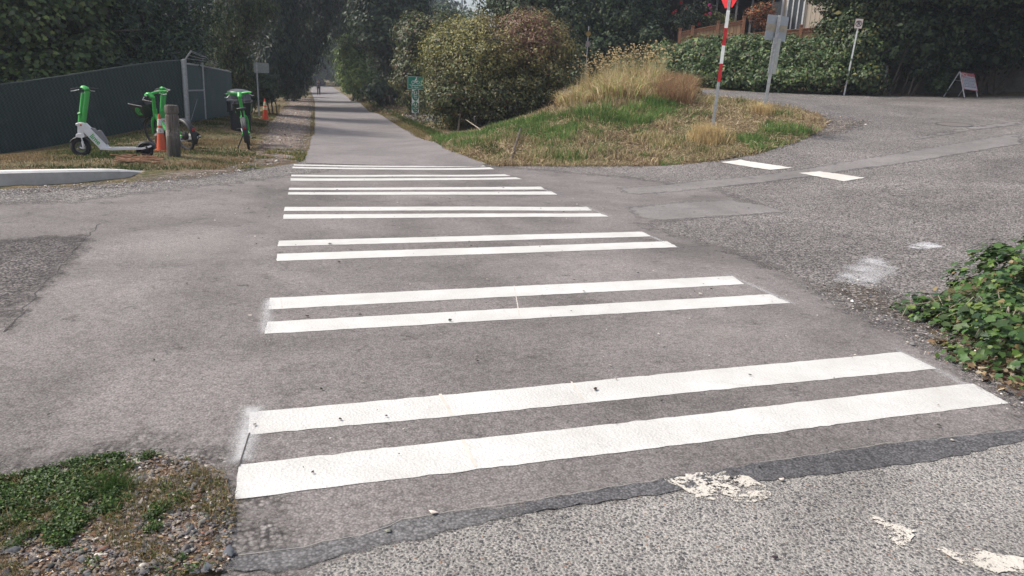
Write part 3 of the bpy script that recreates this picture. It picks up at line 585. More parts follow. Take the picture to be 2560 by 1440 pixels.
plant('mixed_bush', 'huge rounded olive and yellow bush with a rusty red top beside the mound', 'shrub',
      [pb(1170, 190, 26.5, 110, 110, 1.9), pb(1240, 140, 26.5, 110, 80, 1.8), pb(1330, 130, 26.5, 90, 85, 1.7), pb(1130, 250, 26, 75, 70, 1.5), pb(1260, 240, 26, 120, 65, 1.6), pb(1350, 210, 26.3, 70, 70, 1.4), pb(1110, 130, 27, 60, 60, 1.4), pb(1180, 85, 27, 70, 45, 1.3), pb(1320, 75, 26.6, 80, 40, 1.1), pb(1400, 130, 26.8, 35, 55, .9)],
      76000, .07, OL, [4, 5, 2, 4, 1], clump=.3, seed=40, stems=16, sr=.035, colfn=mixed, crown='foliage', trunk='stem', base=tuple(atD(1240, 300, 26.3)[:2]), spread=1.6, jit=.26)
BG_ = [(.04, .065, .035), (.065, .095, .04), (.025, .04, .025), (.11, .13, .05)]
plant('background_tree', 'dark green tree behind the rusty red top of the big bush', 'tree', [pb(1330, 30, 38, 100, 60, 2.2), pb(1280, 0, 39, 80, 50, 2.2), pb(1420, 70, 37, 80, 70, 2), pb(1380, -90, 38, 180, 80, 3.5)], 18000, .15, BG_, [4, 4, 3, 1], 'trees behind the mound', clump=.45, seed=41, stems=4, sr=.13)
plant('background_tree', 'dark green tree behind the tall dry grass, left of the garden fence', 'tree', [pb(1530, 50, 37, 100, 60, 2), pb(1600, 30, 38, 60, 60, 1.8), pb(1500, 130, 36.5, 90, 55, 1.8), pb(1610, 100, 36, 50, 45, 1.3), pb(1560, -80, 38, 170, 90, 3), pb(1440, 170, 36, 60, 45, 1.4), pb(1570, 175, 35, 60, 35, 1.2)], 26000, .14, BG_, [4, 4, 3, 1], 'trees behind the mound', clump=.42, seed=42, stems=4, sr=.13)
# --- hedge and right side
HG = [(.055, .09, .035), (.085, .13, .045), (.035, .055, .025), (.15, .18, .06), (.10, .06, .035)]
hb = []
for px in range(1660, 2120, 42):
    top = 92 if px > 1720 else 108; f_ = (px-1660)/460.
    D = 31-1.2*f_
    hb += [pb(px, top+28, D+1.2, 36, 28, .8), pb(px+8, top+62, D+.6, 36, 34, .75), pb(px-5, top+102, D+.2, 36, 30, .7)]
plant('bramble_hedge', 'long leafy bramble hedge along the far side of the upper road', 'hedge', hb, 52000, .105, HG, [4, 4, 3, 1.2, .6], clump=.28, seed=43, stems=22, sr=.03, crown='foliage', trunk='stem', spread=4.5, jit=.12, inner=.3)
RG = [(.04, .065, .025), (.07, .1, .035), (.025, .04, .02), (.14, .13, .04)]
plant('ivy_clad_tree', 'leafy ivy-clad tree behind the no-parking sign post', 'tree', [pb(2110, 60, 31.5, 50, 60, 1.1), pb(2150, 120, 31, 60, 70, 1.1), pb(2100, 170, 30.8, 45, 50, .8), pb(2160, 200, 30.4, 50, 35, .8), pb(2180, 40, 31.5, 60, 70, 1.2), pb(2130, -60, 32, 110, 80, 1.8)], 22000, .12, RG, [4, 3, 3, 1], clump=.33, seed=44, stems=6, sr=.09)
plant('spreading_tree', 'multi-stemmed dark tree right of the no-parking sign post', 'tree', [pb(2250, 60, 31.5, 70, 60, 1.6), pb(2290, 110, 31.5, 60, 40, 1.2), pb(2210, 120, 31.4, 40, 40, 1.), pb(2260, -60, 31, 130, 90, 3)], 17000, .13, DK, [3, 3, 2], 'dark trees over the retaining wall', clump=.4, seed=45, stems=4, sr=.035, bark='bark', base=tuple(atD(2225, 222, 31.2)[:2]), spread=.35)
plant('spreading_tree', 'slim pale-barked dark tree between the sign post and the sandwich board', 'tree', [pb(2330, 70, 31.8, 70, 60, 1.6), pb(2360, 140, 32, 50, 30, 1.), pb(2290, 160, 31.6, 30, 30, .7), pb(2380, -50, 31.5, 120, 90, 3.)], 15000, .13, DK, [3, 3, 2], 'dark trees over the retaining wall', clump=.4, seed=46, stems=4, sr=.035, bark='bark', base=tuple(atD(2274, 226, 31.3)[:2]), spread=.25)
plant('spreading_tree', 'broad dark tree overhanging the sandwich board at the right edge', 'tree', [pb(2430, 60, 32.5, 80, 70, 1.8), pb(2520, 90, 33, 60, 60, 1.8), pb(2470, 140, 33, 70, 30, 1.2), pb(2560, 20, 33, 90, 80, 2.2), pb(2600, -90, 31, 200, 110, 3.5), pb(2680, 60, 33, 100, 120, 2.5)], 22000, .14, DK, [3, 3, 2], 'dark trees over the retaining wall', clump=.45, seed=47, stems=6, sr=.1, base=tuple(atD(2460, 215, 33.5)[:2]), spread=.6)
plant('verge_shrub', 'small leafy shrub left of the sandwich board', 'shrub', [pb(2345, 210, 31.6, 22, 20, .35), pb(2362, 190, 31.8, 16, 26, .35)], 1500, .09, [(.05, .08, .035), (.03, .05, .02)], [1, 1], clump=.2, seed=48, stems=4, sr=.015, crown='foliage', trunk='stem')
# far wood that closes the view behind everything
def far_wood():
    r_ = np.random.RandomState(9); bl = []
    for a in np.arange(-42, 62, 4.2):
        D = 135+r_.uniform(-15, 15) ; x, y = D*math.sin(R(a)), D*math.cos(R(a)); z = float(zf(x, y)); h = r_.uniform(13, 18)
        if 10 < a < 16: h = 7.5
        bl += [((x, y, z+h*.35), (6.5, 4, h*.42)), ((x+2, y+1, z+h*.75), (5.5, 4, h*.3))]
    P, N, I = blobpts(bl, 42000, r_, 1.6, .2, .35); C = palette(len(P), [(.035, .055, .03), (.06, .085, .04), (.02, .032, .02)], [3, 2, 2], .25, r_)
    o = leafmesh('far_wood', P, N, r_.uniform(.8, 1.7, len(P)), C, 'card', r_); tag(o, 'far dark wood behind the trees on both sides of the trail', 'wood', kind='stuff')
far_wood()
PK = 1.0
# leafy bank right of the trail + leaf litter
def litter(name, poly, n, size, cols, wts, label, cat, m='leaf', flat=.9, kind='card', lift=.02, seed=0, tuft=0):
    r_ = np.random.RandomState(seed); Pn = np.array(poly); lo, hi = Pn.min(0), Pn.max(0); xs = r_.uniform(lo[0], hi[0], n*3); ys = r_.uniform(lo[1], hi[1], n*3)
    ok = inside(xs, ys, Pn); xs, ys = xs[ok][:n], ys[ok][:n]
    P = np.c_[xs, ys, zf(xs, ys)+lift+r_.uniform(0, 1, len(xs))*tuft]; N = r_.randn(len(xs), 3)*(1-flat); N[:, 2] += 1
    o = leafmesh(name, P, N, size*r_.uniform(.4, 1.5, len(xs)), palette(len(xs), cols, wts, .35, r_), kind, r_, 0, M[m]); tag(o, label, cat, kind='stuff'); return o
BR = [(.16, .10, .06), (.24, .17, .10), (.10, .06, .04), (.33, .26, .17)]
litter('leaf_litter', W((783, 244), (786, 300), (770, 370), (750, 405), (560, 428), (540, 400), (640, 350), (560, 300), (700, 245)), 5000, .05, BR, [3, 3, 3, 1], 'brown leaf litter and chips on the dirt track and lawn', 'leaf litter', flat=.75, seed=1)
litter('leaf_litter', W((872, 246), (940, 282), (1060, 320), (1060, 290), (960, 250), (900, 240)), 5000, .1, BR+[(.05, .075, .03)], [3, 3, 3, 1, 3], 'brown leaf litter on the bank below the dark tree', 'leaf litter', flat=.5, seed=2, tuft=.1)

# ------------------------------------------------------------ grass
def blades(name, xy, h, wd, C, lean=.5, label='', cat='grass', m='grass', seed=0, head=None, parent=None, z=None, kind='stuff', origin=None):
    r_ = np.random.RandomState(seed); n = len(xy); a = r_.rand(n)*6.283; d = np.c_[np.cos(a), np.sin(a)]; an = r_.rand(n)*6.283; s = np.c_[np.cos(an), np.sin(an)]
    L = (r_.uniform(0, 1, n)*lean*h)[:, None]; z = zf(xy[:, 0], xy[:, 1]) if z is None else z; wd = wd*np.ones(n)
    b = np.c_[xy, z-.01]; S = np.c_[s*wd[:, None]/2, np.zeros(n)]
    mid = b+np.c_[d*L*.3, h*.6]; tip = b+np.c_[d*L, h*(1-.25*(L[:, 0]/(h+1e-6)))]
    V = np.stack([b-S, b+S, mid+S*.8, mid-S*.8, tip], 1).reshape(-1, 3); o_ = np.arange(n)[:, None]*5
    Cv = np.repeat(C, 5, 0); T = o_+np.array([[3, 2, 4]]); Q = o_+np.array([[0, 1, 2, 3]])
    if head is not None:   # feathery seed head: a fat drooping spindle at the tip
        k = r_.rand(n) < head; t0 = tip[k]; dd = np.c_[d[k]*.6, -.15*np.ones(k.sum())]; hl = .14; sd_ = np.c_[s[k]*.022, np.zeros(k.sum())]
        up = np.c_[np.zeros((k.sum(), 2)), .02*np.ones(k.sum())]
        V2 = np.stack([t0-[0, 0, .03], t0+dd*hl*.45+sd_+up, t0+dd*hl, t0+dd*hl*.45-sd_+up, t0+dd*hl*.45-up], 1).reshape(-1, 3)
        o2 = np.arange(k.sum())[:, None]*5+len(V); T = np.vstack([T, o2+[[0, 1, 2]], o2+[[0, 2, 3]], o2+[[0, 1, 4]], o2+[[4, 1, 2]]]); V = np.vstack([V, V2]); Cv = np.vstack([Cv, np.repeat(palette(k.sum(), [(.62, .48, .27), (.7, .58, .36)], [1, 1], .2, r_), 5, 0)])
    if origin is not None: V = V-np.array(origin)
    me = npmesh(name, V, tris=T, quads=Q, col=Cv); o = link(name, me, M[m], parent)
    if parent is None: tag(o, label, cat, kind=kind)
    return o
def scat(poly, n, seed):
    r_ = np.random.RandomState(seed); Pn = np.array(poly); lo, hi = Pn.min(0), Pn.max(0); f = 4
    x = r_.uniform(lo[0], hi[0], n*f); y = r_.uniform(lo[1], hi[1], n*f); ok = inside(x, y, Pn); return np.c_[x[ok], y[ok]][:n], r_
GRN, YGR, STR, BRN = np.array((.125, .235, .065)), np.array((.24, .26, .095)), np.array((.52, .42, .26)), np.array((.27, .19, .125))
def gl(xy, px, py, s): q = g(px, py); return np.exp(-((xy[:, 0]-q[0])**2+(xy[:, 1]-q[1])**2)/s**2)
mound_poly = W((1060, 352), (1130, 382), (1240, 416), (1400, 417), (1560, 417), (1700, 412), (1800, 402), (1900, 385), (1990, 358), (2055, 328), (2070, 308), (2045, 287), (1960, 268), (1860, 252), (1760, 240))+[(12.5, 24), (11, 26), (8, 26), (6.5, 23), (4.4, 21.5)]
def mound():
    xy, r_ = scat(mound_poly, 95000, 5); n = len(xy)
    gr = .95*gl(xy, 1550, 298, 1.3)+.8*gl(xy, 1440, 335, 1.1)+.8*gl(xy, 1610, 278, 1.0)+gl(xy, 1170, 345, 1.4)+gl(xy, 1260, 325, 1.2)+.8*gl(xy, 2010, 330, .9)+.8*gl(xy, 1930, 365, .8)+.7*gl(xy, 1980, 345, .8)+.5*gl(xy, 1420, 400, .9)
    gr = gr*.8+.55*noise2(xy[:, 0], xy[:, 1], 2.2, 8)+.35*noise2(xy[:, 0], xy[:, 1], 6.5, 18)-.12; dr = noise2(xy[:, 0], xy[:, 1], 1.7, 12)
    k = gr > .5+r_.uniform(-.25, .25, n)
    c = np.where(k[:, None], np.where(r_.rand(n, 1) < .75, GRN, YGR), np.where(r_.rand(n, 1) < .62, STR, np.where(dr[:, None] > .1, BRN, YGR)))*np.clip(1+.22*noise2(xy[:, 0], xy[:, 1], 4.1, 44), .6, 1.4)[:, None]*r_.uniform(.6, 1.25, (n, 1))
    tall = gl(xy, 1520, 268, 1.2)
    h = np.where(k, .13, .10)*r_.uniform(.5, 1.5, n)*(1+1.1*tall); 
    flat = (gl(xy, 1850, 330, 1.6) > .4) & ~k; h[flat] *= .35; h *= np.clip(1+.55*noise2(xy[:, 0], xy[:, 1], 5.5, 41)+.5*noise2(xy[:, 0], xy[:, 1], 2.1, 43), .35, 2.2)
    keep = ~((noise2(xy[:, 0], xy[:, 1], 3.7, 14) > .25) & ~k & (r_.rand(n) < .75)); c, h, xy2 = c[keep], h[keep], xy[keep]
    blades('grass', xy2, h, .014, c, lean=1.3, label='green and straw-coloured grass covering the mound', seed=6)
    # flattened straw thatch
    xy, r_ = scat(mound_poly, 60000, 7); z = zf(xy[:, 0], xy[:, 1])+r_.uniform(.01, .06, len(xy)); th = noise2(xy[:, 0], xy[:, 1], 1.3, 4)+.3 > r_.uniform(-.6, .6, len(xy)); xy, z = xy[th], z[th]
    N = r_.randn(len(xy), 3)*.35; N[:, 2] += 1
    o = leafmesh('straw_thatch', np.c_[xy, z], N, .14*r_.uniform(.5, 1.5, len(xy)), palette(len(xy), [(.48, .38, .23), (.56, .46, .31), (.27, .19, .12), (.15, .10, .065)], [3, 2, 2.2, 1.5], .2, r_), 'straw', r_, 0, M['grass']); tag(o, 'matted straw lying on the mound', 'straw', kind='stuff')
    v = o.data
    # tall dry grass on the crest
    tp = W((1395, 262), (1440, 240), (1500, 226), (1560, 224), (1620, 226), (1700, 240), (1690, 258), (1640, 262), (1560, 264), (1480, 272), (1420, 278))
    tp = np.array(tp); c0 = tp.mean(0); tp = c0+(tp-c0)*np.array([1.08, 1.0])
    q = np.array(W((1392, 272), (1450, 268), (1520, 262), (1600, 263), (1690, 262), (1700, 245))+[tuple(atD(px, 240, D)[:2]) for px, D in ((1725, 24.5), (1600, 25.8), (1430, 25.5), (1405, 23))])
    xy, r_ = scat(q, 21000, 8); n = len(xy); hh = .40+.16*gl(xy, 1480, 240, 2.4)+.30*noise2(xy[:, 0], xy[:, 1], 3.1, 3); h = np.clip(hh, .22, 1.15)*r_.uniform(.45, 1.3, n)
    c = np.where(r_.rand(n, 1) < .55, STR*1.25, np.where(r_.rand(n, 1) < .6, YGR*1.7, np.array((.45, .29, .14))))*r_.uniform(.65, 1.2, (n, 1))
    blades('tall_grass', xy, h, .022*r_.uniform(.5, 1.6, n), c, lean=1.3, label='tall dry golden grass on the crest of the mound', seed=9)
    q2 = np.array([atD(px, 240, D)[:2] for px, D in ((1440, 24.5), (1560, 23.5), (1650, 23.5), (1660, 25.5), (1560, 26.5), (1450, 26.5))])
    xy, r_ = scat(q2, 520, 10); n = len(xy); blades('seed_grass', xy, r_.uniform(.95, 1.6, n), .012, palette(n, [(.5, .4, .22), (.42, .38, .2)], [1, 1], .2, r_), lean=.45, label='tallest reed-like grass with nodding seed heads above the dry grass', seed=11, head=1.)
    q3 = np.array([atD(px, py, D)[:2] for px, py, D in ((1640, 250, 20), (1730, 250, 20), (1730, 235, 23.5), (1650, 235, 23.5))])
    xy, r_ = scat(q3, 5000, 14); n = len(xy); blades('dry_weeds', xy, r_.uniform(.25, .7, n), .010, palette(n, [(.34, .2, .12), (.26, .16, .1), (.4, .3, .16)], [1, 1, 1], .2, r_), lean=1.3, label='wiry reddish dead weeds at the right end of the tall dry grass', cat='weeds', seed=15)
mound()
def tuft(px, py, n, h, label, cols, spread=.22, lean=1.5, wd=.008, seed=0, name='grass_tuft', grp=None):
    q = g(px, py); r_ = np.random.RandomState(seed); xy = q[:2]+r_.randn(n, 2)*spread*.45
    o = blades(name, xy, h*r_.uniform(.4, 1.1, n), wd, palette(n, cols, [1]*len(cols), .25, r_), lean=lean, seed=seed)
    del o['kind']; tag(o, label, 'grass tuft', grp)
    return o
SC = [(.6, .46, .24), (.48, .35, .18), (.66, .54, .31)]
tuft(1770, 350, 1400, .42, 'golden straw tuft round the foot of the striped stop sign pole', SC, .42, seed=3, grp='straw tufts at the sign poles')
tuft(1903, 285, 900, .34, 'golden straw tuft round the foot of the grey-backed sign post', SC, .3, seed=4, grp='straw tufts at the sign poles')
def lawn():
    P = W((-60, 432), (0, 426), (200, 424), (370, 428), (560, 425), (640, 400), (640, 360), (660, 320), (700, 285), (700, 262), (600, 290), (540, 292), (470, 306), (250, 350), (0, 390))+[(-8, 18)]
    xy, r_ = scat(P, 70000, 21); n = len(xy); v = noise2(xy[:, 0], xy[:, 1], 2.6, 31); k = v+r_.uniform(-.4, .4, n) > .05
    dirt = (noise2(xy[:, 0], xy[:, 1], 2.0, 77) > .28) & (r_.rand(n) < .8)
    c = np.where(k[:, None], np.array((.075, .105, .035)), np.array((.27, .20, .11)))*r_.uniform(.6, 1.25, (n, 1)); xy, c = xy[~dirt], c[~dirt]
    blades('grass', xy, .055*r_.uniform(.4, 1.4, len(xy)), .011, c, lean=1.4, label='short patchy lawn under the scooters and bicycles', seed=22)
    # strips by the trail
    P = W((590, 425), (640, 395), (690, 372), (755, 375), (768, 385), (755, 405), (700, 414)); xy, r_ = scat(P, 5000, 23); n = len(xy)
    k = noise2(xy[:, 0], xy[:, 1], 3.5, 5) > 0; xy = xy[k]; n = len(xy); blades('grass', xy, .07*r_.uniform(.4, 1.5, n), .012, palette(n, [(.12, .15, .04), (.36, .28, .13), (.08, .12, .03)], [2, 3, 2], .2, r_), lean=1.4, label='patch of yellow and green grass at the corner of the dirt track and the road', seed=24)
    P = W((775, 340), (787, 340), (787, 275), (778, 275)); xy, r_ = scat(P, 2500, 25); n = len(xy); blades('grass', xy, .05*r_.uniform(.4, 1.5, n), .015, palette(n, [(.09, .11, .04), (.26, .2, .1)], [1, 2], .2, r_), lean=1.4, label='thin grass edging between the dirt track and the trail', seed=26)
    P = W((1195, 402), (1240, 415), (1140, 384), (1060, 350), (980, 305), (905, 262), (872, 246), (905, 250), (1000, 288), (1060, 318), (1160, 340), (1280, 400)); xy, r_ = scat(P, 30000, 27); n = len(xy)
    e = edist(xy[:, 0], xy[:, 1], np.array(trail_poly)); c = np.where((e < .35+.15*r_.rand(n))[:, None], np.array((.26, .21, .10)), np.array((.085, .125, .035)))*r_.uniform(.6, 1.2, (n, 1))
    blades('grass', xy, np.where(e < .4, .05, .12)*r_.uniform(.4, 1.5, n), .016, c, lean=1.2, label='green verge with a dry edge along the right side of the trail', seed=28)
lawn()
def stones(name, poly, n, size, cols, wts, label, seed=0, dens=None):
    xy, r_ = scat(poly, n, seed); 
    if dens is not None: xy = xy[dens(xy, r_)]
    n = len(xy); base = np.array([(1, 0, 0), (0, 1, 0), (-1, 0, 0), (0, -1, 0), (0, 0, 1), (.6, .6, .7), (-.6, .5, .6), (.1, -.75, .65)]); F = [(0, 5, 4), (5, 1, 4), (1, 6, 4), (6, 2, 4), (2, 3, 7), (2, 7, 4), (7, 0, 4), (3, 0, 7), (0, 1, 5), (1, 2, 6)]
    a = r_.rand(n)*6.283; s = size*np.exp(r_.randn(n)*.45); ca, sa = np.cos(a), np.sin(a); q = base[None]*(1+.3*r_.randn(n, 8, 1))*np.stack([s, s*r_.uniform(.5, .9, n), s*r_.uniform(.3, .6, n)], 1)[:, None]
    V = np.stack([q[..., 0]*ca[:, None]-q[..., 1]*sa[:, None]+xy[:, :1], q[..., 0]*sa[:, None]+q[..., 1]*ca[:, None]+xy[:, 1:], q[..., 2]+zf(xy[:, 0], xy[:, 1])[:, None]+.018], -1)
    me = npmesh(name, V.reshape(-1, 3), tris=(np.array(F)[None]+np.arange(n)[:, None, None]*8).reshape(-1, 3), col=np.repeat(palette(n, cols, wts, .3, r_), 8, 0)); o = link(name, me, M['stone']); tag(o, label, 'gravel', kind='stuff'); return o
GC = [(.19, .18, .18), (.11, .115, .125), (.32, .28, .25), (.62, .58, .54), (.28, .17, .12)]
near_poly = W((-60, 1230), (60, 1200), (200, 1165), (340, 1145), (500, 1150), (565, 1200), (590, 1290), (575, 1440), (-60, 1500))
stones('gravel', near_poly, 5200, .0055, [(.15, .14, .135), (.09, .09, .095), (.24, .2, .17), (.5, .46, .42), (.22, .13, .09)], [4, 4, 3, .7, .9], 'loose grey stones in the soil at the lower left', 41)
stones('gravel', near_poly, 90, .0125, GC[:3], [3, 3, 2], 'larger flat stones in the soil at the lower left', 42)
stones('gravel', W((2010, 725), (2140, 690), (2320, 760), (2560, 960), (2560, 1060), (2330, 905), (2090, 770)), 1800, .005, GC, [4, 5, 2, 1, .3], 'dark loose grit and stones along the edge of the ivy', 43)
stones('gravel', W((0, 478), (370, 452), (640, 422), (640, 432), (370, 466), (0, 492)), 2500, .008, GC, [4, 4, 3, .6, .4], 'grit in the gutter along the kerb', 44)
stones('gravel', W((560, 425), (640, 395), (700, 280), (783, 250), (782, 330), (757, 402), (640, 423)), 5000, .014, GC, [3, 3, 4, .6, 1], 'fine gravel on the dirt track', 45)
stones('gravel', W((2045, 283), (2180, 300), (2160, 325), (2000, 362), (1800, 405), (1800, 398), (2040, 330)), 1600, .011, GC, [3, 4, 3, .5, .4], 'grit where the road meets the mound', 46)
stones('gravel', W((-50, 1200), (600, 420), (1800, 440), (2300, 800), (2560, 1440), (600, 1440)), 500, .007, [(.05, .045, .04), (.3, .28, .25), (.5, .45, .4)], [3, 1, 1], 'scattered crumbs lying on the road', 47)
def near_weeds():
    blob = lambda xy, px, py, s: gl(xy, px, py, s)
    xy, r_ = scat(near_poly, 130000, 51); v = 1.05*blob(xy, 130, 1255, .26)+.9*blob(xy, 60, 1310, .2)+.8*blob(xy, 210, 1165, .16)+.7*blob(xy, 10, 1240, .25)+.4*blob(xy, 300, 1190, .1)
    v = v*.75+.42*noise2(xy[:, 0]*3, xy[:, 1]*3, 4.2, 3)+.18*noise2(xy[:, 0]*3, xy[:, 1]*3, 11, 8); k = (v > .55+r_.uniform(-.2, .2, len(xy))) & (noise2(xy[:, 0]*3, xy[:, 1]*3, 9., 99) > r_.uniform(-.75, .2, len(xy))); xy = xy[k]; n = len(xy)
    N = r_.randn(n, 3)*.55; N[:, 2] += 1; P = np.c_[xy, zf(xy[:, 0], xy[:, 1])+.018+r_.rand(n)**1.8*.026]
    o = leafmesh('clover_mat', P, N, .0095*r_.uniform(.5, 1.7, n), palette(n, [(.055, .11, .022), (.095, .16, .035), (.03, .06, .018), (.14, .13, .05)], [4, 2, 3, .6], .25, r_), 'card', r_, 0, M['leaf']); tag(o, 'low green clover mat at the lower left corner', 'weeds', kind='stuff')
    bx = xy[r_.rand(len(xy)) < .22]; blades('grass', bx, .028*r_.uniform(.4, 1.5, len(bx)), .003, palette(len(bx), [(.07, .13, .03), (.11, .16, .05), (.2, .17, .08)], [3, 2, 1], .25, r_), lean=1.6, label='fine short grass growing through the clover at the lower left', seed=58, z=zf(bx[:, 0], bx[:, 1])+.02)
    xy, r_ = scat(near_poly, 6000, 52); k = noise2(xy[:, 0]*3, xy[:, 1]*3, 3., 13)+.55*blob(xy, 430, 1180, .35)+.4*blob(xy, 450, 1300, .3) > .52; xy = xy[k]; n = len(xy)
    blades('dry_weeds', xy, .045*r_.uniform(.4, 1.4, n), .0028, palette(n, [(.16, .14, .06), (.1, .12, .04), (.28, .2, .11)], [2, 2, 2], .25, r_), lean=1.8, label='wispy half-dry weeds among the stones at the lower left', cat='weeds', seed=53, z=zf(xy[:, 0], xy[:, 1])+.02)
    tuft(288, 1235, 520, .10, 'dark green fine-bladed grass tuft among the stones, right of the clover', [(.04, .085, .02), (.06, .11, .03)], .06, wd=.0028, lean=1.6, seed=54, grp='tufts at the lower left')
    tuft(410, 1250, 120, .05, 'small half-dry grass tuft right of the dark green tuft', [(.08, .11, .03), (.22, .17, .09)], .05, wd=.0026, lean=1.6, seed=55, grp='tufts at the lower left')
    tuft(470, 1275, 120, .05, 'small ragged tuft nearest the corner of the first white bar', [(.08, .11, .03), (.18, .14, .07)], .05, wd=.0026, lean=1.6, seed=56, grp='tufts at the lower left')
    litter('straw_bits', near_poly, 900, .017, [(.36, .26, .14), (.45, .36, .22), (.2, .12, .07)], [2, 1, 2], 'bits of straw and wood on the soil at the lower left', 'litter', kind='blade', flat=.8, seed=57, lift=.025)
near_weeds()
def ivy():
    r_ = np.random.RandomState(61); t = thing('ivy', g(2480, 850), 'mound of dark glossy ivy spilling onto the road at the right edge', 'ivy'); L = np.array(t.location)
    def B(px, py, rx, ry, D): c = g(px, py); return (tuple(c+[0, 0, .0]), (rx, ry, D))
    c1, c2, c3, c4 = g(2450, 830), g(2540, 920), g(2560, 800), g(2370, 800)
    bl = [((c1[0]+.14, c1[1]-.07, .02), (.42, .42, .28)), ((c2[0]+.2, c2[1]-.02, .04), (.5, .5, .3)), ((c3[0]+.35, c3[1], .06), (.7, .75, .5)), ((c4[0]+.02, c4[1], .0), (.33, .36, .15)), ((c3[0]+1.2, c3[1]-.3, .05), (1.0, 1.3, .5)), ((c2[0]+1.1, c2[1]-.5, .0), (.7, .9, .4))]
    P, N, I = blobpts(bl, 20000, r_, .11, .12, .25); ok = P[:, 2] > zf(P[:, 0], P[:, 1])+.02; P, N, I = P[ok], N[ok], I[ok]; N[:, 2] += .6
    S = .043*np.exp(r_.randn(len(P))*.35); S = np.clip(S, .025, .11); C = palette(len(P), [(.05, .10, .028), (.075, .14, .035), (.15, .21, .055), (.03, .06, .02), (.22, .17, .08)], [5, 4, 1.6, 3, .35], .25, r_)
    leafmesh('foliage', P-L, N, S, C, 'lobed', r_, .4, M['glossleaf'], t)
    mb = MB()
    for i in range(34):
        b = bl[r_.randint(4)]; a = r_.uniform(0, 6.28); p0 = np.array(b[0])-L; e = p0+np.array([math.cos(a)*b[1][0], math.sin(a)*b[1][1], 0])*r_.uniform(.9, 1.25); e[2] = float(zf(e[0]+L[0], e[1]+L[1]))-L[2]+.03; m_ = (p0+e)/2+[0, 0, b[1][2]*.8]
        q = m_*.5+e*.5+r_.randn(3)*.03; mb.tube([p0, m_, q, e], [.004, .004, .003, .002], 5)
    mb.build('stem', M['palebark'], t)
    litter('leaf_litter', W((2330, 860), (2420, 870), (2560, 940), (2560, 1010), (2440, 950)), 260, .045, BR+[(.42, .34, .24)], [2, 2, 2, 1, 1.5], 'dead ivy leaves below the ivy', 'leaf litter', kind='card', flat=.6, seed=63, lift=.03)
ivy()

# ------------------------------------------------------------ made things
GR = M['lime'] = plain('green_enamel', (.045, .36, .07), .4, var=.08)
WH = M['white'] = plain('white_enamel', (.7, .7, .72), .4, var=.06, dirt=((.4, .38, .35), .3))
BK = M['black'] = plain('black_plastic', (.018, .019, .022), .5, var=.3)
RUB = M['rubber'] = plain('rubber', (.022, .022, .024), .85, var=.3, bump=.001)
GY = M['grey'] = plain('grey_plastic', (.2, .2, .21), .5, var=.1)
ST = M['steel'] = plain('galvanised_steel', (.36, .37, .38), .5, .55, var=.25, ns=22)
ALU = plain('brushed_aluminium', (.42, .44, .47), .45, .5, var=.12, ns=5)
RED = plain('red_reflective', (.42, .012, .018), .4, var=.15); STOPRED = plain('stop_red', (.5, .012, .015), .45, var=.1)
SIL = plain('silver', (.6, .6, .6), .3, .8)
SGN = plain('sign_green', (.0, .19, .12), .45, var=.12); SGW = plain('sign_white', (.72, .74, .73), .5, var=.08)
def rotz(v, a): c, s_ = math.cos(a), math.sin(a); return (v[0]*c-v[1]*s_, v[0]*s_+v[1]*c, v[2])

# --- slatted chain-link enclosure
def slatm():
    G = NG('privacy_slats'); o = G.n('ShaderNodeTexCoord').outputs['Object']; sx = G.n('ShaderNodeSeparateXYZ', i_0=o)
    k = G.noise(1.2, 4, .6, vec=o); wv = G.mth('SINE', G.mth('MULTIPLY', G.mth('ADD', sx.outputs[0], G.mth('MULTIPLY', sx.outputs[2], .22)), 2*math.pi/.085)); dg = G.mth('SINE', G.mth('MULTIPLY', G.mth('ADD', sx.outputs[0], sx.outputs[2]), 2*math.pi/.075)); d2 = G.mth('SINE', G.mth('MULTIPLY', G.mth('SUBTRACT', sx.outputs[0], sx.outputs[2]), 2*math.pi/.075))
    c = G.mix(G.rng(wv, -1, 1), (.005, .016, .014), (.012, .032, .028)); lk = G.mth('MAXIMUM', G.rng(dg, .86, .98), G.rng(d2, .86, .98))
    c = G.mix(G.mth('MULTIPLY', lk, .22), c, (.13, .17, .17)); c = G.mix(G.rng(k, .55, .75, 0, .35), c, (.07, .09, .085))
    c = G.mix(G.rng(G.noise(18, 5, .85, vec=o), .74, .8, 0, .5), c, (.2, .24, .24))
    G.set('Base Color', c).set('Roughness', .6).set('Normal', G.bump(wv, .5, .01)); return G.m
SL = slatm(); SL2 = plain('green_slats', (.045, .08, .085), .7, var=.25, ns=3, dirt=((.12, .13, .11), .5))
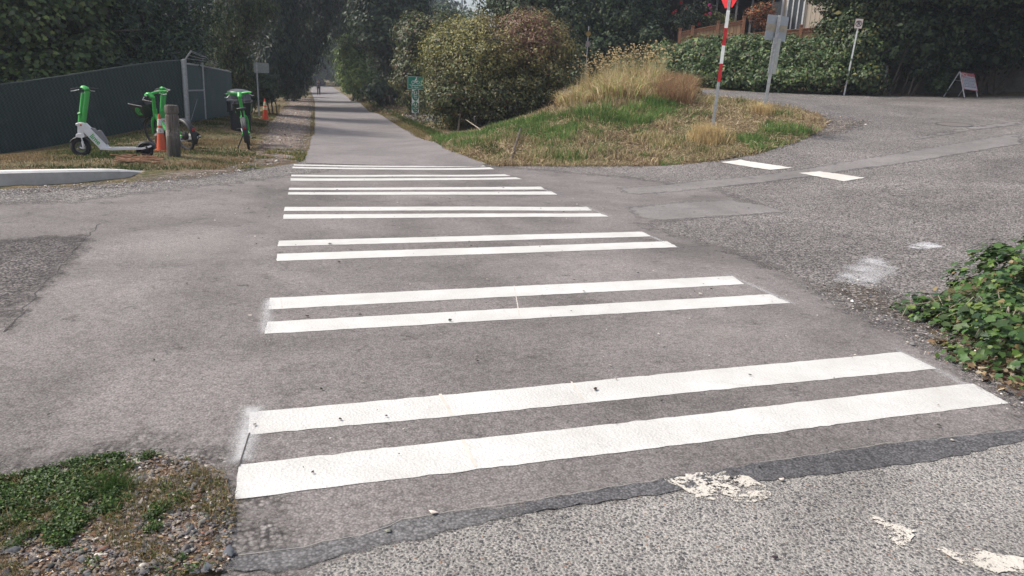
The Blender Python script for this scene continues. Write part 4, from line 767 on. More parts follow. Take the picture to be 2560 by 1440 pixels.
def fence():
    A = atD(470, 303, 21); B = atD(0, 388, 20.); d = (A-B)[:2]; d /= np.hypot(*d); far = A[:2]-d*11.5
    H_ = 1.83; hA, hB = zat(A, 145), zat(B, 220); c0 = (A[0], A[1], float(zf(A[0], A[1])))
    t = thing('slatted_fence', c0, 'long dark green slatted chain-link fence with grey corner posts behind the scooters', 'fence')
    L = np.array(c0); ang = math.atan2(d[1], d[0]); n = 40
    hf = lambda p: hA+(hB-hA)*np.hypot(*(p-A[:2]))/np.hypot(*(B-A)[:2])*1.0
    V = []; F = []
    for i in range(n+1):
        p = far+(A[:2]-far)*i/n; z = float(zf(*p)); lx = -(np.hypot(*(p-A[:2])))
        z0, z1 = z-L[2]-.05, z-L[2]+hf(p)+(.02 if i % 2 else 0)
        nr = .012
        V += [(lx, -nr, z0), (lx, -nr, z1), (lx, nr, z0), (lx, nr, z1)]
        if i: a = 4*(i-1); b = 4*i; F += [(a, b, b+1, a+1), (a+2, a+3, b+3, b+2), (a+1, b+1, b+3, a+3)]
    mb = MB(); mb.add(V, F); o = mb.build('slat_panel', SL, t); o.rotation_euler.z = ang
    mb = MB(); pts = []
    for i in range(0, n+1, 2):
        p = far+(A[:2]-far)*i/n; pts.append((p[0]-L[0], p[1]-L[1], float(zf(*p))-L[2]+hf(p)+.02))
    mb.tube(pts, .018, 6); mb.build('top_rail', plain('dark_rail', (.05, .065, .065), .6), t, smooth=True)
    # return side with posts and rails, receding from the corner
    q = atD(536, 288, 24.6); e = q[:2]-A[:2]; Ln = np.hypot(*e); e /= Ln
    m0, m1 = A[:2], A[:2]+e*Ln*.62; m2 = A[:2]+e*(Ln+3.5)
    hR = hA-.08
    for p0, p1, mm in ((m0, m1, SL2), (m1, m2, SL2)):
        z0, z1 = float(zf(*p0))-L[2], float(zf(*p1))-L[2]; P0 = p0-A[:2]; P1 = p1-A[:2]; nn = np.array([-e[1], e[0]])*.01
        mb = MB(); mb.add([(P0[0]-nn[0], P0[1]-nn[1], z0), (P1[0]-nn[0], P1[1]-nn[1], z1), (P1[0]-nn[0], P1[1]-nn[1], z1+hR), (P0[0]-nn[0], P0[1]-nn[1], z0+hR), (P0[0]+nn[0], P0[1]+nn[1], z0), (P1[0]+nn[0], P1[1]+nn[1], z1), (P1[0]+nn[0], P1[1]+nn[1], z1+hR), (P0[0]+nn[0], P0[1]+nn[1], z0+hR)],
               [(0, 1, 2, 3), (7, 6, 5, 4), (0, 4, 5, 1), (3, 2, 6, 7)]); mb.build('slat_panel', mm, t)
        mb = MB()
        for hh in (hR+.02, hR*.56):
            if hh > 1 or mm is SL2 and p0 is m0: mb.tube([(P0[0], P0[1]-.03, z0+hh), (P1[0], P1[1]-.03, z1+hh)], .025, 8)
        mb.build('rail', ST, t, smooth=True)
    for p, rr in ((m0, .065), (m1, .04)):
        z = float(zf(*p))-L[2]; P0 = p-A[:2]; mb = MB(); mb.tube([(P0[0], P0[1]-.05, z-.1), (P0[0], P0[1]-.05, z+hR+.08)], rr, 12); mb.lathe([(rr+.008, z+hR+.06), (rr+.008, z+hR+.1), (.01, z+hR+.13)], (P0[0], P0[1]-.05, 0), 12); mb.build('post', ST, t, smooth=True)
    # barbed wire arm and brace wire
    mb = MB(); mb.tube([(0, -.05, hR+.06), (.2, -.1, hR+.33)], .022, 6); mb.build('barbed_wire_arm', ST, t)
    mb = MB(); b = m1-A[:2]
    for k in range(3): mb.tube([(.07+.06*k, -.07, hR+.14+.08*k), (.35, .6, hR+.12+.05*k), (b[0]+.1, b[1], hR+.14+.06*k), (b[0]+.3, b[1]+1.2, hR+.05+.06*k)], .006, 4)
    mb.tube([(.2, -.1, hR+.33), (.5, .2, hR+.2), (.7, .5, hR)], .006, 4); mb.build('barbed_wire', ST, t)
    mb = MB(); mb.tube([(b[0]-.05, b[1]-.05, .95), (.08, -.02, .1)], .006, 4); mb.build('brace_wire', ST, t)
fence()

# --- kerb
def kerb():
    bot = W((0, 467), (90, 463), (180, 457), (270, 449), (330, 441), (374, 430)); pts = [(bot[0][0]-7, bot[0][1]-1.2), (bot[0][0]-2.5, bot[0][1]-.45)]+bot; tops = [429, 429, 429, 427, 425.5, 424, 424.5, 428]
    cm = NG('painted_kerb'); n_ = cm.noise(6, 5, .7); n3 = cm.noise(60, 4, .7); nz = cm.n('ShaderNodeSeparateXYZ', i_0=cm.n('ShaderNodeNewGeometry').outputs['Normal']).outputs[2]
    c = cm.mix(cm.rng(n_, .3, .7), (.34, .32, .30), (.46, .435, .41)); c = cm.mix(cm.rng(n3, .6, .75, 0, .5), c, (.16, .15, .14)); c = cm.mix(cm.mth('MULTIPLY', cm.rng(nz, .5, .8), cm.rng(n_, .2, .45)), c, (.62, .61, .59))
    cm.set('Base Color', c).set('Roughness', .9).set('Normal', cm.bump(n3, .4, .004))
    n = len(pts); V = []; P = np.array(pts); L = np.array([P[4][0], P[4][1], float(zf(*P[4]))])
    for i in range(n):
        d = P[min(i+1, n-1)]-P[max(i-1, 0)]; d /= np.hypot(*d); nn = np.array([d[1], -d[0]])  # towards the road
        z = float(zf(*P[i])); q_ = [P[i][0]-nn[0]*.03, P[i][1]-nn[1]*.03, z]; h = zat(q_, tops[i]) if i >= 2 else zat([P[2][0], P[2][1], float(zf(*P[2]))], 429); wd = 1 if i < n-1 else .5
        f0 = P[i]; f1 = P[i]-nn*.03; b = P[i]-nn*.19*wd
        for q, zz in ((f0, z-.03), (f1, z+h-.025), (f1-nn*.03, z+h), (b, z+h), (b, z-.1)): V.append((q[0]-L[0], q[1]-L[1], zz-L[2]))
    F = [(i*5+k, (i+1)*5+k, (i+1)*5+k+1, i*5+k+1) for i in range(n-1) for k in range(4)]+[(0, 1, 2, 3, 4), tuple((n-1)*5+k for k in (4, 3, 2, 1, 0))]
    mb = MB(); mb.add(V, F); o = mb.build('kerb', cm.m); o.location = L; tag(o, 'white-topped concrete kerb along the lawn, its end sloping down to the dirt track', 'kerb')
kerb()

# --- push scooters: x along the length (front at -x ... rear at +x), origin on the ground below the front axle
def wheel(parent, c, r_, wd, rim=BK, spokes=5, rr=None, hubm=None, axis_name='wheel'):
    mb = MB(); tr = wd*.5; mb.torus(c, r_-tr, tr, seg=40, ms=12); mb.torus(c, r_-tr*.75, tr*.9, seg=40, ms=8)
    w_ = mb.build('wheel', RUB, parent, smooth=True)
    mb = MB(); ri = r_-tr*2; mb.torus(c, ri, .012, seg=36, ms=8, wy=1.4); mb.lathe([(.03, -wd*.55), (.045, -wd*.3), (.045, wd*.3), (.03, wd*.55)], c, 16, 'y')
    for k in range(spokes):
        a = 2*math.pi*k/spokes+.3; d = Vector((math.cos(a), 0, math.sin(a))); mb.tube([Vector(c)+d*.03, Vector(c)+d*ri], .010 if spokes < 8 else .0025, 6)
    mb.build('rim', hubm or GY, w_, smooth=True); return w_
def scooter(loc, rz, label, steer, group):
    t = thing('electric_scooter', loc, label, 'electric scooter', group, rz)
    s = .00106; f = lambda X, Z: ((X-365)*s, (1330-Z)*s)
    # front wheel, fork, fender
    wheel(t, (0, 0, .172), .172, .075, hubm=plain('alloy_rim', (.13, .13, .135), .45, .4))
    mb = MB(); mb.arcband((0, 0, .172), .185, .11, .012, 25, 150); mb.build('front_mudguard', BK, t, smooth=True)
    mb = MB(); a, b, c_ = f(410, 980), f(420, 1060), f(425, 1190)
    for y in (-.062, .062):
        mb.tube([(a[0], y, a[1]), (b[0], y, b[1])], .013, 8); mb.tube([(b[0], y, b[1]), (c_[0], y, c_[1]-.0)], [.022, .018], 8); mb.tube([(0, y*1.0, .172), (c_[0], y, c_[1])], .014, 6)
    mb.prism([f(320, 990), f(330, 940), f(360, 925), f(455, 930), f(468, 960), f(460, 990), f(420, 1000)], -.07, .07)
    mb.build('fork', WH, t, bevel=.006, smooth=True)
    mb = MB(); mb.prism([f(352, 930), f(365, 800), f(335, 770), f(340, 750), f(400, 735), f(480, 735), f(500, 770), f(470, 850), f(455, 930)], -.055, .055); mb.build('head_tube', WH, t, bevel=.012, smooth=True)
    mb = MB()
    for X, cc in ((352, 0), (385, 0), (424, 1)):
        if cc == 0: mb.lathe([(.012, 0), (.012, .004)], (f(X, 780)[0], -.060, f(X, 780)[1]), 12, 'y')
    mb.build('headlight', SIL, t)
    mb = MB(); mb.lathe([(.019, 0), (.019, .005)], (f(424, 780)[0], -.061, f(424, 780)[1]), 14, 'y'); mb.build('reflector', plain('amber', (.5, .12, .03), .3), t)
    # twin green stem
    mb = MB(); p0, p1 = f(452, 735), f(580, 195); q0, q1 = f(398, 735), f(508, 235)
    mb.tube([(p0[0], 0, p0[1]), (p1[0], 0, p1[1])], .042, 14, sx=1.1); mb.tube([(q0[0], 0, q0[1]), (q1[0], 0, q1[1])], .03, 12, sx=1.2)
    k = f(425, 590); mb.tube([(k[0]-.03, -.035, k[1]), (k[0]+.02, -.045, k[1]+.01)], .022, 10); k = f(425, 690); mb.tube([(k[0], -.03, k[1]-.03), (k[0], -.03, k[1]+.02)], .014, 8)
    mb.build('stem', GR, t, smooth=True)
    hb = thing('handlebar', (f(480, 180)[0], 0, f(480, 180)[1]), '', ''); del hb['label']; del hb['category']
    bpy.data.objects.remove(hb)
    hc = Vector((f(543, 175)[0], 0, f(475, 175)[1])); Rm = Matrix.Rotation(steer, 3, 'Z'); X = lambda x, y, z: hc+Rm@Vector((x, y, z))
    mb = MB(); mb.tube([X(0, -.26, .0), X(.0, -.12, .02), X(0, 0, .02), X(0, .12, .02), X(.0, .26, 0)], .014, 10); hbar = mb.build('handlebar', BK, t, smooth=True)
    mb = MB(); mb.tube([X(-.07, 0, .02), X(-.03, 0, .035), X(.03, 0, .02), X(.06, 0, -.01)], [.03, .042, .04, .03], 12, sx=1.6); mb.build('dashboard', GR, t, smooth=True)
    for y in (-1, 1):
        mb = MB(); mb.tube([X(0, y*.15, .018), X(0, y*.275, 0)], .02, 10); mb.build('grip', BK, t, smooth=True)
        mb = MB(); mb.tube([X(-.02, y*.1, 0), X(-.06, y*.16, -.02), X(-.06, y*.24, -.03)], .007, 6); mb.build('brake_lever', SIL, t)
    mb = MB(); mb.tube([X(-.03, -.1, 0), X(-.12, -.05, -.06), X(-.05, 0, -.12), (f(450, 500)[0], -.03, f(430, 500)[1])], .004, 5); mb.tube([X(-.03, .1, 0), X(-.1, .05, -.05), X(-.04, 0, -.1)], .004, 5); mb.build('brake_cable', BK, t)
    # frame, deck rails
    mb = MB(); mb.prism([f(470, 740), f(500, 755), f(570, 835), f(800, 1125), f(825, 1165), f(860, 1168), f(860, 1204), f(690, 1200), f(455, 905)], -.06, .06); fr = mb.build('frame', WH, t, bevel=.008, smooth=True)
    for y in (-.085, .085):
        mb = MB(); mb.prism([f(700, 1165), f(1380, 1160), f(1535, 1120), f(1550, 1130), f(1540, 1150), f(1395, 1195), f(880, 1212), f(690, 1200)], y-.012, y+.012); mb.build('deck_rail', WH, t, bevel=.004)
        mb = MB(); c_ = f(1465, 1155); mb.lathe([(.02, -.006), (.02, .006)], (c_[0], y*1.16, c_[1]), 12, 'y'); mb.build('axle_nut', BK, t)
    mb = MB(); a, b = f(840, 1172), f(1330, 1178); mb.box(((a[0]+b[0])/2, 0, a[1]-.01), (b[0]-a[0], .142, .03)); mb.build('deck', BK, t, bevel=.004)
    mb = MB(); mb.prism([f(560, 835), f(580, 825), f(630, 838), f(655, 880), f(680, 868), f(720, 872), f(735, 890), f(828, 1080), f(795, 1118)], -.04, .04); mb.build('battery_case', GY, t, bevel=.008, smooth=True)
    # rear
    c_ = f(1440, 1165); wheel(t, (c_[0], 0, .118), .118, .07, rim=BK, hubm=BK)
    mb = MB(); mb.arcband((c_[0], 0, .118), .15, .16, .03, 15, 195, 20); mb.arcband((c_[0], 0, .118), .128, .09, .01, 10, 195, 20); mb.build('rear_mudguard', BK, t, smooth=True)
    mb = MB(); a = f(690, 1205); mb.tube([(a[0], .03, a[1]), (a[0]-.02, -.07, a[1]-.085)], .008, 6); mb.tube([(a[0]+.05, .03, a[1]), (a[0]+.07, .07, a[1]-.085)], .008, 6); mb.build('kickstand', BK, t)
    # lettering along the sloping frame
    a, b = Vector((f(548, 945)[0], -.0625, f(548, 945)[1])), Vector((f(700, 1120)[0], -.0625, f(700, 1120)[1])); ex = (b-a).normalized(); ez = Vector((-ex.z, 0, ex.x)); ez = -ez if ez.z < 0 else ez; ey = Vector((0, -1, 0)); cm_ = (a+b)/2+ez*.01
    mt = Matrix(((ex.x, ez.x, ey.x, cm_.x), (ex.y, ez.y, ey.y, cm_.y), (ex.z, ez.z, ey.z, cm_.z), (0, 0, 0, 1)))
    textmesh('lime', .125, GR, t, 'lettering', mt, bold=.002)
    return t
q = g(205, 391); t_ = scooter(q, R(-2), 'white and green electric scooter standing side-on in front of the slatted fence, leftmost of all', R(-38), 'electric scooters'); t_.scale = [zat(q, 222)/1.235]*3; t_.rotation_euler.y = -math.atan2(float(zf(q[0]+.95*math.cos(R(-2)), q[1]+.95*math.sin(R(-2))))-q[2]+.01, .95)
q = atD(404, 362, 16.6); q[2] = zf(q[0], q[1]); t_ = scooter(q, R(62), 'electric scooter half hidden behind the green bicycle and the wooden bollard', R(-20), 'electric scooters'); t_.scale = [zat(q, 224)/1.235]*3

# --- share bicycles: front wheel at -x, rear at +x, origin under the middle
def bicycle(loc, rz, label, group, steer=0., lean=0.):
    t = thing('share_bicycle', loc, label, 'bicycle', group, rz); t.rotation_euler.x = lean
    wb, r_ = .54, .31
    Rm = Matrix.Rotation(steer, 4, Vector((.28, 0, 1)).normalized()); fc = Vector((-wb, 0, r_))
    def steerobj(o):
        piv = Vector((-wb+.12, 0, .6)); o.data.transform(Matrix.Translation(piv)@Rm@Matrix.Translation(-piv))
        return o
    for x, fr in ((-wb, True), (wb, False)):
        w_ = wheel(t, (x, 0, r_), r_, .05, spokes=14, hubm=plain('dark_rim', (.06, .06, .065), .4, .3))
        if fr:
            steerobj(w_)
            for c in w_.children: steerobj(c)
    mb = MB(); mb.lathe([(.05, -.05), (.085, -.03), (.085, .03), (.05, .05)], (wb, 0, r_), 20, 'y'); mb.build('hub_motor', BK, t, smooth=True)
    mb = MB(); mb.arcband((-wb, 0, r_), r_+.02, .07, .008, 5, 150, 20); steerobj(mb.build('front_mudguard', BK, t, smooth=True))
    mb = MB(); mb.arcband((wb, 0, r_), r_+.03, .11, .014, -25, 150, 26); mb.torus((wb, 0, r_), r_+.0, .045, -20, 125, 24, 8, 1.2); rf = mb.build('rear_mudguard', BK, t, smooth=True)
    mb = MB(); mb.box((wb+.345, 0, .46), (.02, .05, .04)); mb.build('tail_light', plain('tail_light', (.4, .01, .015), .3), t)
    # fork and steering column
    mb = MB()
    mb.tube([(-wb, -.055, r_), (-wb+.05, -.06, .52), (-wb+.1, -.045, .62)], [.018, .028, .034], 10); mb.tube([(-wb, .055, r_), (-wb+.05, .06, .52), (-wb+.1, .045, .62)], [.018, .028, .034], 10); mb.tube([(-wb+.1, -.06, .62), (-wb+.1, .06, .62)], .034, 10)
    steerobj(mb.build('fork', GR, t, smooth=True))
    mb = MB(); mb.tube([(-wb+.11, 0, .6), (-wb+.17, 0, .86), (-wb+.22, 0, 1.06)], [.045, .034, .034], 12); mb.tube([(-wb+.2, 0, 1.04), (-wb+.13, 0, 1.11), (-wb+.06, 0, 1.12)], [.04, .045, .03], 12, sx=1.3); steerobj(mb.build('stem', GR, t, smooth=True))
    mb = MB(); mb.tube([(-wb+.36, -.27, 1.12), (-wb+.26, -.22, 1.13), (-wb+.16, -.12, 1.12), (-wb+.12, 0, 1.10), (-wb+.16, .12, 1.12), (-wb+.26, .22, 1.13), (-wb+.36, .27, 1.12)], [.016, .02, .028, .032, .028, .02, .016], 12); hb = steerobj(mb.build('handlebar', GR, t, smooth=True))
    for y in (-1, 1):
        mb = MB(); mb.tube([(-wb+.30, y*.25, 1.125), (-wb+.40, y*.29, 1.115)], .02, 10); steerobj(mb.build('grip', BK, hb, smooth=True))
        mb = MB(); mb.tube([(-wb+.2, y*.2, 1.1), (-wb+.2, y*.26, 1.05), (-wb+.3, y*.29, 1.06)], .009, 6); steerobj(mb.build('brake_lever', SIL, hb))
    mb = MB(); mb.tube([(-wb+.16, -.14, 1.1), (-wb-.02, -.08, 1.02), (-wb+.08, -.03, .8)], .005, 5); mb.tube([(-wb+.16, .14, 1.1), (-wb-.02, .08, 1.0), (-wb+.08, .03, .8)], .005, 5); steerobj(mb.build('brake_cable', BK, t))
    # basket
    B = lambda w0, d0, x, z: [(x-d0/2, -w0/2, z), (x+d0/2, -w0/2, z), (x+d0/2, w0/2, z), (x-d0/2, w0/2, z)]
    mb = MB(); lo, hi = B(.26, .2, -wb-.13, .64), [(-wb-.34, -.19, .95), (-wb+.04, -.19, .90), (-wb+.04, .19, .90), (-wb-.34, .19, .95)]; lo2, hi2 = [(x*.985-.01, y*.95, z+.01) for x, y, z in lo], [(x*.985-.008, y*.95, z) for x, y, z in hi]
    mb.add(lo+hi+lo2+hi2, [(3, 2, 1, 0), (0, 1, 5, 4), (1, 2, 6, 5), (2, 3, 7, 6), (3, 0, 4, 7), (8, 9, 10, 11), (12, 13, 9, 8), (13, 14, 10, 9), (14, 15, 11, 10), (15, 12, 8, 11), (4, 5, 13, 12), (5, 6, 14, 13), (6, 7, 15, 14), (7, 4, 12, 15)])
    bs = steerobj(mb.build('basket', BK, t)); mb = MB(); mb.tube(hi+[hi[0]], .008, 6); steerobj(mb.build('basket_rim', BK, bs))
    for y in (-1, 1):
        mb = MB(); mb.torus((0, 0, 0), .075, .009, 20, 330, 28, 6, .3); mb.torus((0, 0, 0), .05, .006, seg=24, ms=6, wy=.3)
        for a in (40, 100, 160, 220): mb.tube([(0, 0, 0), (.05*math.cos(R(a)), 0, .05*math.sin(R(a)))], .005, 5)
        mb.tube([(0, 0, 0), (.08, 0, -.08)], .006, 5)
        o = mb.build('emblem', GR, bs); o.data.transform(Matrix.Translation((-wb-.12, y*.172, .79))@Matrix.Rotation(y*R(-12), 4, 'X')); steerobj(o)
    # frame
    mb = MB(); mb.tube([(-wb+.13, 0, .72), (-wb+.22, 0, .58), (-wb+.38, 0, .42), (-wb+.56, 0, .33), (-wb+.72, 0, .36)], [.045, .06, .055, .05, .04], 12, sx=.8); mb.tube([(-wb+.11, 0, .6), (-wb+.16, 0, .8)], .045, 12)
    mb.tube([(.08, 0, .33), (wb-.24, .05, .36), (wb, .07, r_)], .018, 8); mb.tube([(.08, 0, .33), (wb-.24, -.05, .36), (wb, -.07, r_)], .018, 8); mb.build('frame', GR, t, smooth=True)
    mb = MB(); mb.tube([(.10, 0, .34), (.16, 0, .6), (.21, 0, .78)], [.035, .026, .018], 10); mb.prism([(.02, .3), (.2, .3), (.22, .46), (.1, .52), (.04, .45)], -.05, .05); mb.build('seat_post', BK, t, smooth=True)
    mb = MB(); mb.add([(x, y*s_, z) for z, s_ in ((.78, .75), (.84, 1)) for x, y in ((.02, -.03), (.14, -.05), (.26, -.10), (.34, -.10), (.37, 0), (.34, .10), (.26, .10), (.14, .05), (.02, .03))], [tuple(range(9))[::-1], tuple(range(9, 18))]+[(i, (i+1) % 9, 9+(i+1) % 9, 9+i) for i in range(9)]); mb.build('saddle', BK, t, bevel=.015, smooth=True)
    for y in (-1, 1):
        mb = MB(); mb.tube([(.1, y*.05, .3), (.1+y*.1, y*.09, .3-y*.1), ], .012, 6); cr = mb.build('crank', SIL, t); mb = MB(); mb.box((.1+y*.1, y*.135, .3-y*.1), (.08, .085, .022)); mb.build('pedal', BK, cr, bevel=.004)
    mb = MB(); mb.tube([(.3, -.06, .3), (.34, -.24, .0)], .014, 8); mb.build('kickstand', BK, t)
    return t
q = atD(433, 364, 16.3); q[2] = zf(q[0], q[1]); t_ = bicycle(q, R(-50), 'green share bicycle with a black basket behind the cone and the wooden bollard', 'green share bicycles', steer=R(12), lean=R(9)); t_.scale = [zat(q, 231)/1.15]*3
q = atD(622, 357, 16.9); q[2] = zf(q[0], q[1]); t_ = bicycle(q, R(-86), 'green share bicycle seen from behind, standing in front of the litter bin', 'green share bicycles', steer=R(-5), lean=R(8)); t_.scale = [zat(q, 230)/1.15]*3

# --- wooden bollard
def bollard():
    G = NG('weathered_timber'); o = G.n('ShaderNodeTexCoord').outputs['Object']; mp = G.n('ShaderNodeMapping', i_Vector=o, i_Scale=(14, 14, 1.3)).outputs[0]
    gr = G.n('ShaderNodeTexNoise', i_Vector=mp, i_Scale=3., i_Detail=6., i_Roughness=.7).outputs[0]; bl = G.noise(4, 5, .7, vec=o); z = G.n('ShaderNodeSeparateXYZ', i_0=o).outputs[2]
    c = G.mix(G.rng(gr, .35, .65), (.055, .045, .038), (.21, .18, .16)); c = G.mix(G.mth('MULTIPLY', G.rng(bl, .5, .62), G.mth('MULTIPLY', G.rng(z, .35, .45), G.rng(z, .62, .55))), c, (.42, .39, .35))
    c = G.mix(G.mth('MULTIPLY', G.rng(z, .45, .2), .6), c, (.045, .045, .035)); G.set('Base Color', c).set('Roughness', .95).set('Normal', G.bump(gr, .9, .02))
    q = g(435, 392); t = thing('bollard', q, 'weathered round timber bollard with a grooved top beside the worn cone', 'bollard')
    mb = MB(); r_ = .135; mb.lathe([(r_*1.0, -.1), (r_*1.03, .3), (r_, .83), (r_*.985, .86), (r_*.9, .87), (r_*.9, .905), (r_*1.0, .915), (r_*1.02, 1.03), (r_*.93, 1.075), (.02, 1.08)], seg=28); mb.build('post', G.m, t, smooth=True)
    mb = MB(); mb.tube([(r_*.95, 0, .888), (r_*1.2, -.02, .888)], .014, 8); mb.build('bolt', BK, t); t.rotation_euler.y = R(1.2); t.scale = [zat(q, 262)/1.08]*3
bollard()
# --- cones
def cone(loc, label, h, c, wh, dirty, black_base=True, ytop=285):
    t = thing('traffic_cone', loc, label, 'traffic cone', 'traffic cones on the lawn'); OR = plain('cone_plastic', c, .5, var=.12, ns=9, dirt=((.10, .06, .05), dirty)); WR = plain('cone_sleeve', wh, .6, var=.12, ns=22, dirt=((.12, .10, .09), dirty*1.5))
    rad = lambda z: .125+(.027-.125)*z/h
    mb = MB(); mb.lathe([(rad(.03), .03), (rad(h*.5), h*.5), (rad(h-.02), h-.02), (rad(h)*.8, h), (rad(h)*.5, h)], seg=28); mb.build('cone_body', OR, t, smooth=True)
    for a, b in ((.50, .63), (.69, .87)):
        mb = MB(); e = .004; mb.lathe([(rad(a*h), a*h), (rad(a*h)+e, a*h+.001), (rad(b*h)+e, b*h-.001), (rad(b*h), b*h)], seg=28); mb.build('reflective_sleeve', WR, t, smooth=True)
    mb = MB(); mb.box((0, 0, .018), (.37, .37, .036)); mb.build('base', BK if black_base else OR, t, bevel=.012); t.scale = [zat(loc, ytop)/h]*3
q = atD(405, 383, 15.6); q[2] = zf(q[0], q[1]); cone(q, 'scuffed faded traffic cone standing against the left side of the wooden bollard', .92, (.55, .09, .03), (.6, .58, .54), .75, False)
q = g(664, 301); cone(q, 'clean bright orange traffic cone on the edge of the dirt track', .88, (.75, .07, .025), (.72, .62, .4), .15, ytop=247)
# --- litter bin
def bin_():
    q = atD(603, 327, 20.6); q[2] = zf(q[0], q[1]); t = thing('litter_bin', q, 'large dark litter bin with a domed grey lid and bin bag', 'litter bin')
    body = plain('bin_body', (.022, .026, .03), .55, var=.2); mb = MB(); mb.lathe([(.27, 0), (.28, .03), (.34, .84), (.345, .86)], seg=32); mb.build('bin_body', body, t, smooth=True)
    lid = plain('bin_lid', (.11, .115, .13), .35, var=.1)
    mb = MB(); mb.lathe([(.35, .86), (.375, .865), (.375, .915), (.355, .925), (.33, .93)], seg=36); mb.build('lid_rim', lid, t, smooth=True)
    mb = MB(); mb.lathe([(.33, .92), (.29, 1.10), (.33, 1.115), (.355, 1.13), (.345, 1.15), (.22, 1.21), (.08, 1.235), (.01, 1.237)], seg=36); mb.build('lid', lid, t, smooth=True)
    mb = MB(); mb.lathe([(.352, .70), (.356, .84), (.35, .86)], seg=64)
    V = [Vector(v) for v in mb.V]; mb.V = [Vector((v.x*(1+.05*math.sin(i*1.7)), v.y*(1+.05*math.sin(i*1.7)), v.z-(.16*abs(math.sin(i*.13)) if v.z < .75 else 0))) for i, v in enumerate(V)]
    mb.build('bin_bag', plain('bin_bag', (.02, .02, .023), .18, var=.2), t, smooth=True)
    mb = MB(); mb.box((-.04, -.302, 1.01), (.34, .04, .12), Matrix.Rotation(R(-13), 3, 'X')); mb.build('flap', plain('bin_flap', (.06, .063, .072), .4), t, bevel=.01); s_ = zat(q, 222)/1.237; t.scale = (s_*1.02, s_*1.02, s_)
bin_()

# --- signs
def channel(mb, p0, p1, wd=.06, dp=.035):
    """U-channel / square post"""
    p0, p1 = Vector(p0), Vector(p1); mb.add([p0+Vector((a*wd/2, b*dp/2, 0)) for a, b in ((-1, -1), (1, -1), (1, 1), (-1, 1))]+[p1+Vector((a*wd/2, b*dp/2, 0)) for a, b in ((-1, -1), (1, -1), (1, 1), (-1, 1))], [(3, 2, 1, 0), (4, 5, 6, 7), (0, 1, 5, 4), (1, 2, 6, 5), (2, 3, 7, 6), (3, 0, 4, 7)])
def plate(mb, w_, h, zc, yy, rad=.03, th=.004, xc=0):
    P = []
    for cx, cz, a0 in ((w_/2-rad, h/2-rad, 0), (-w_/2+rad, h/2-rad, 90), (-w_/2+rad, -h/2+rad, 180), (w_/2-rad, -h/2+rad, 270)):
        for k in range(5): a = R(a0+22.5*k); P.append((xc+cx+rad*math.cos(a), zc+cz+rad*math.sin(a)))
    mb.prism(P, yy-th/2, yy+th/2)
def front(x, y, z):   # matrix that puts flat lettering on a plate facing -y
    return Matrix(((1, 0, 0, x), (0, 0, -1, y), (0, 1, 0, z), (0, 0, 0, 1)))
def faceview(loc): return math.atan2(loc[1], loc[0])-math.pi/2
def ringpoly(mb, cx, cz, rx, rz, t_, yy, n=40):
    V = []
    for i in range(n):
        a = 2*math.pi*i/n; V += [(cx+rx*math.cos(a), yy, cz+rz*math.sin(a)), (cx+(rx-t_)*math.cos(a), yy, cz+(rz-t_)*math.sin(a))]
    mb.add(V, [(2*i, 2*((i+1) % n), 2*((i+1) % n)+1, 2*i+1) for i in range(n)])
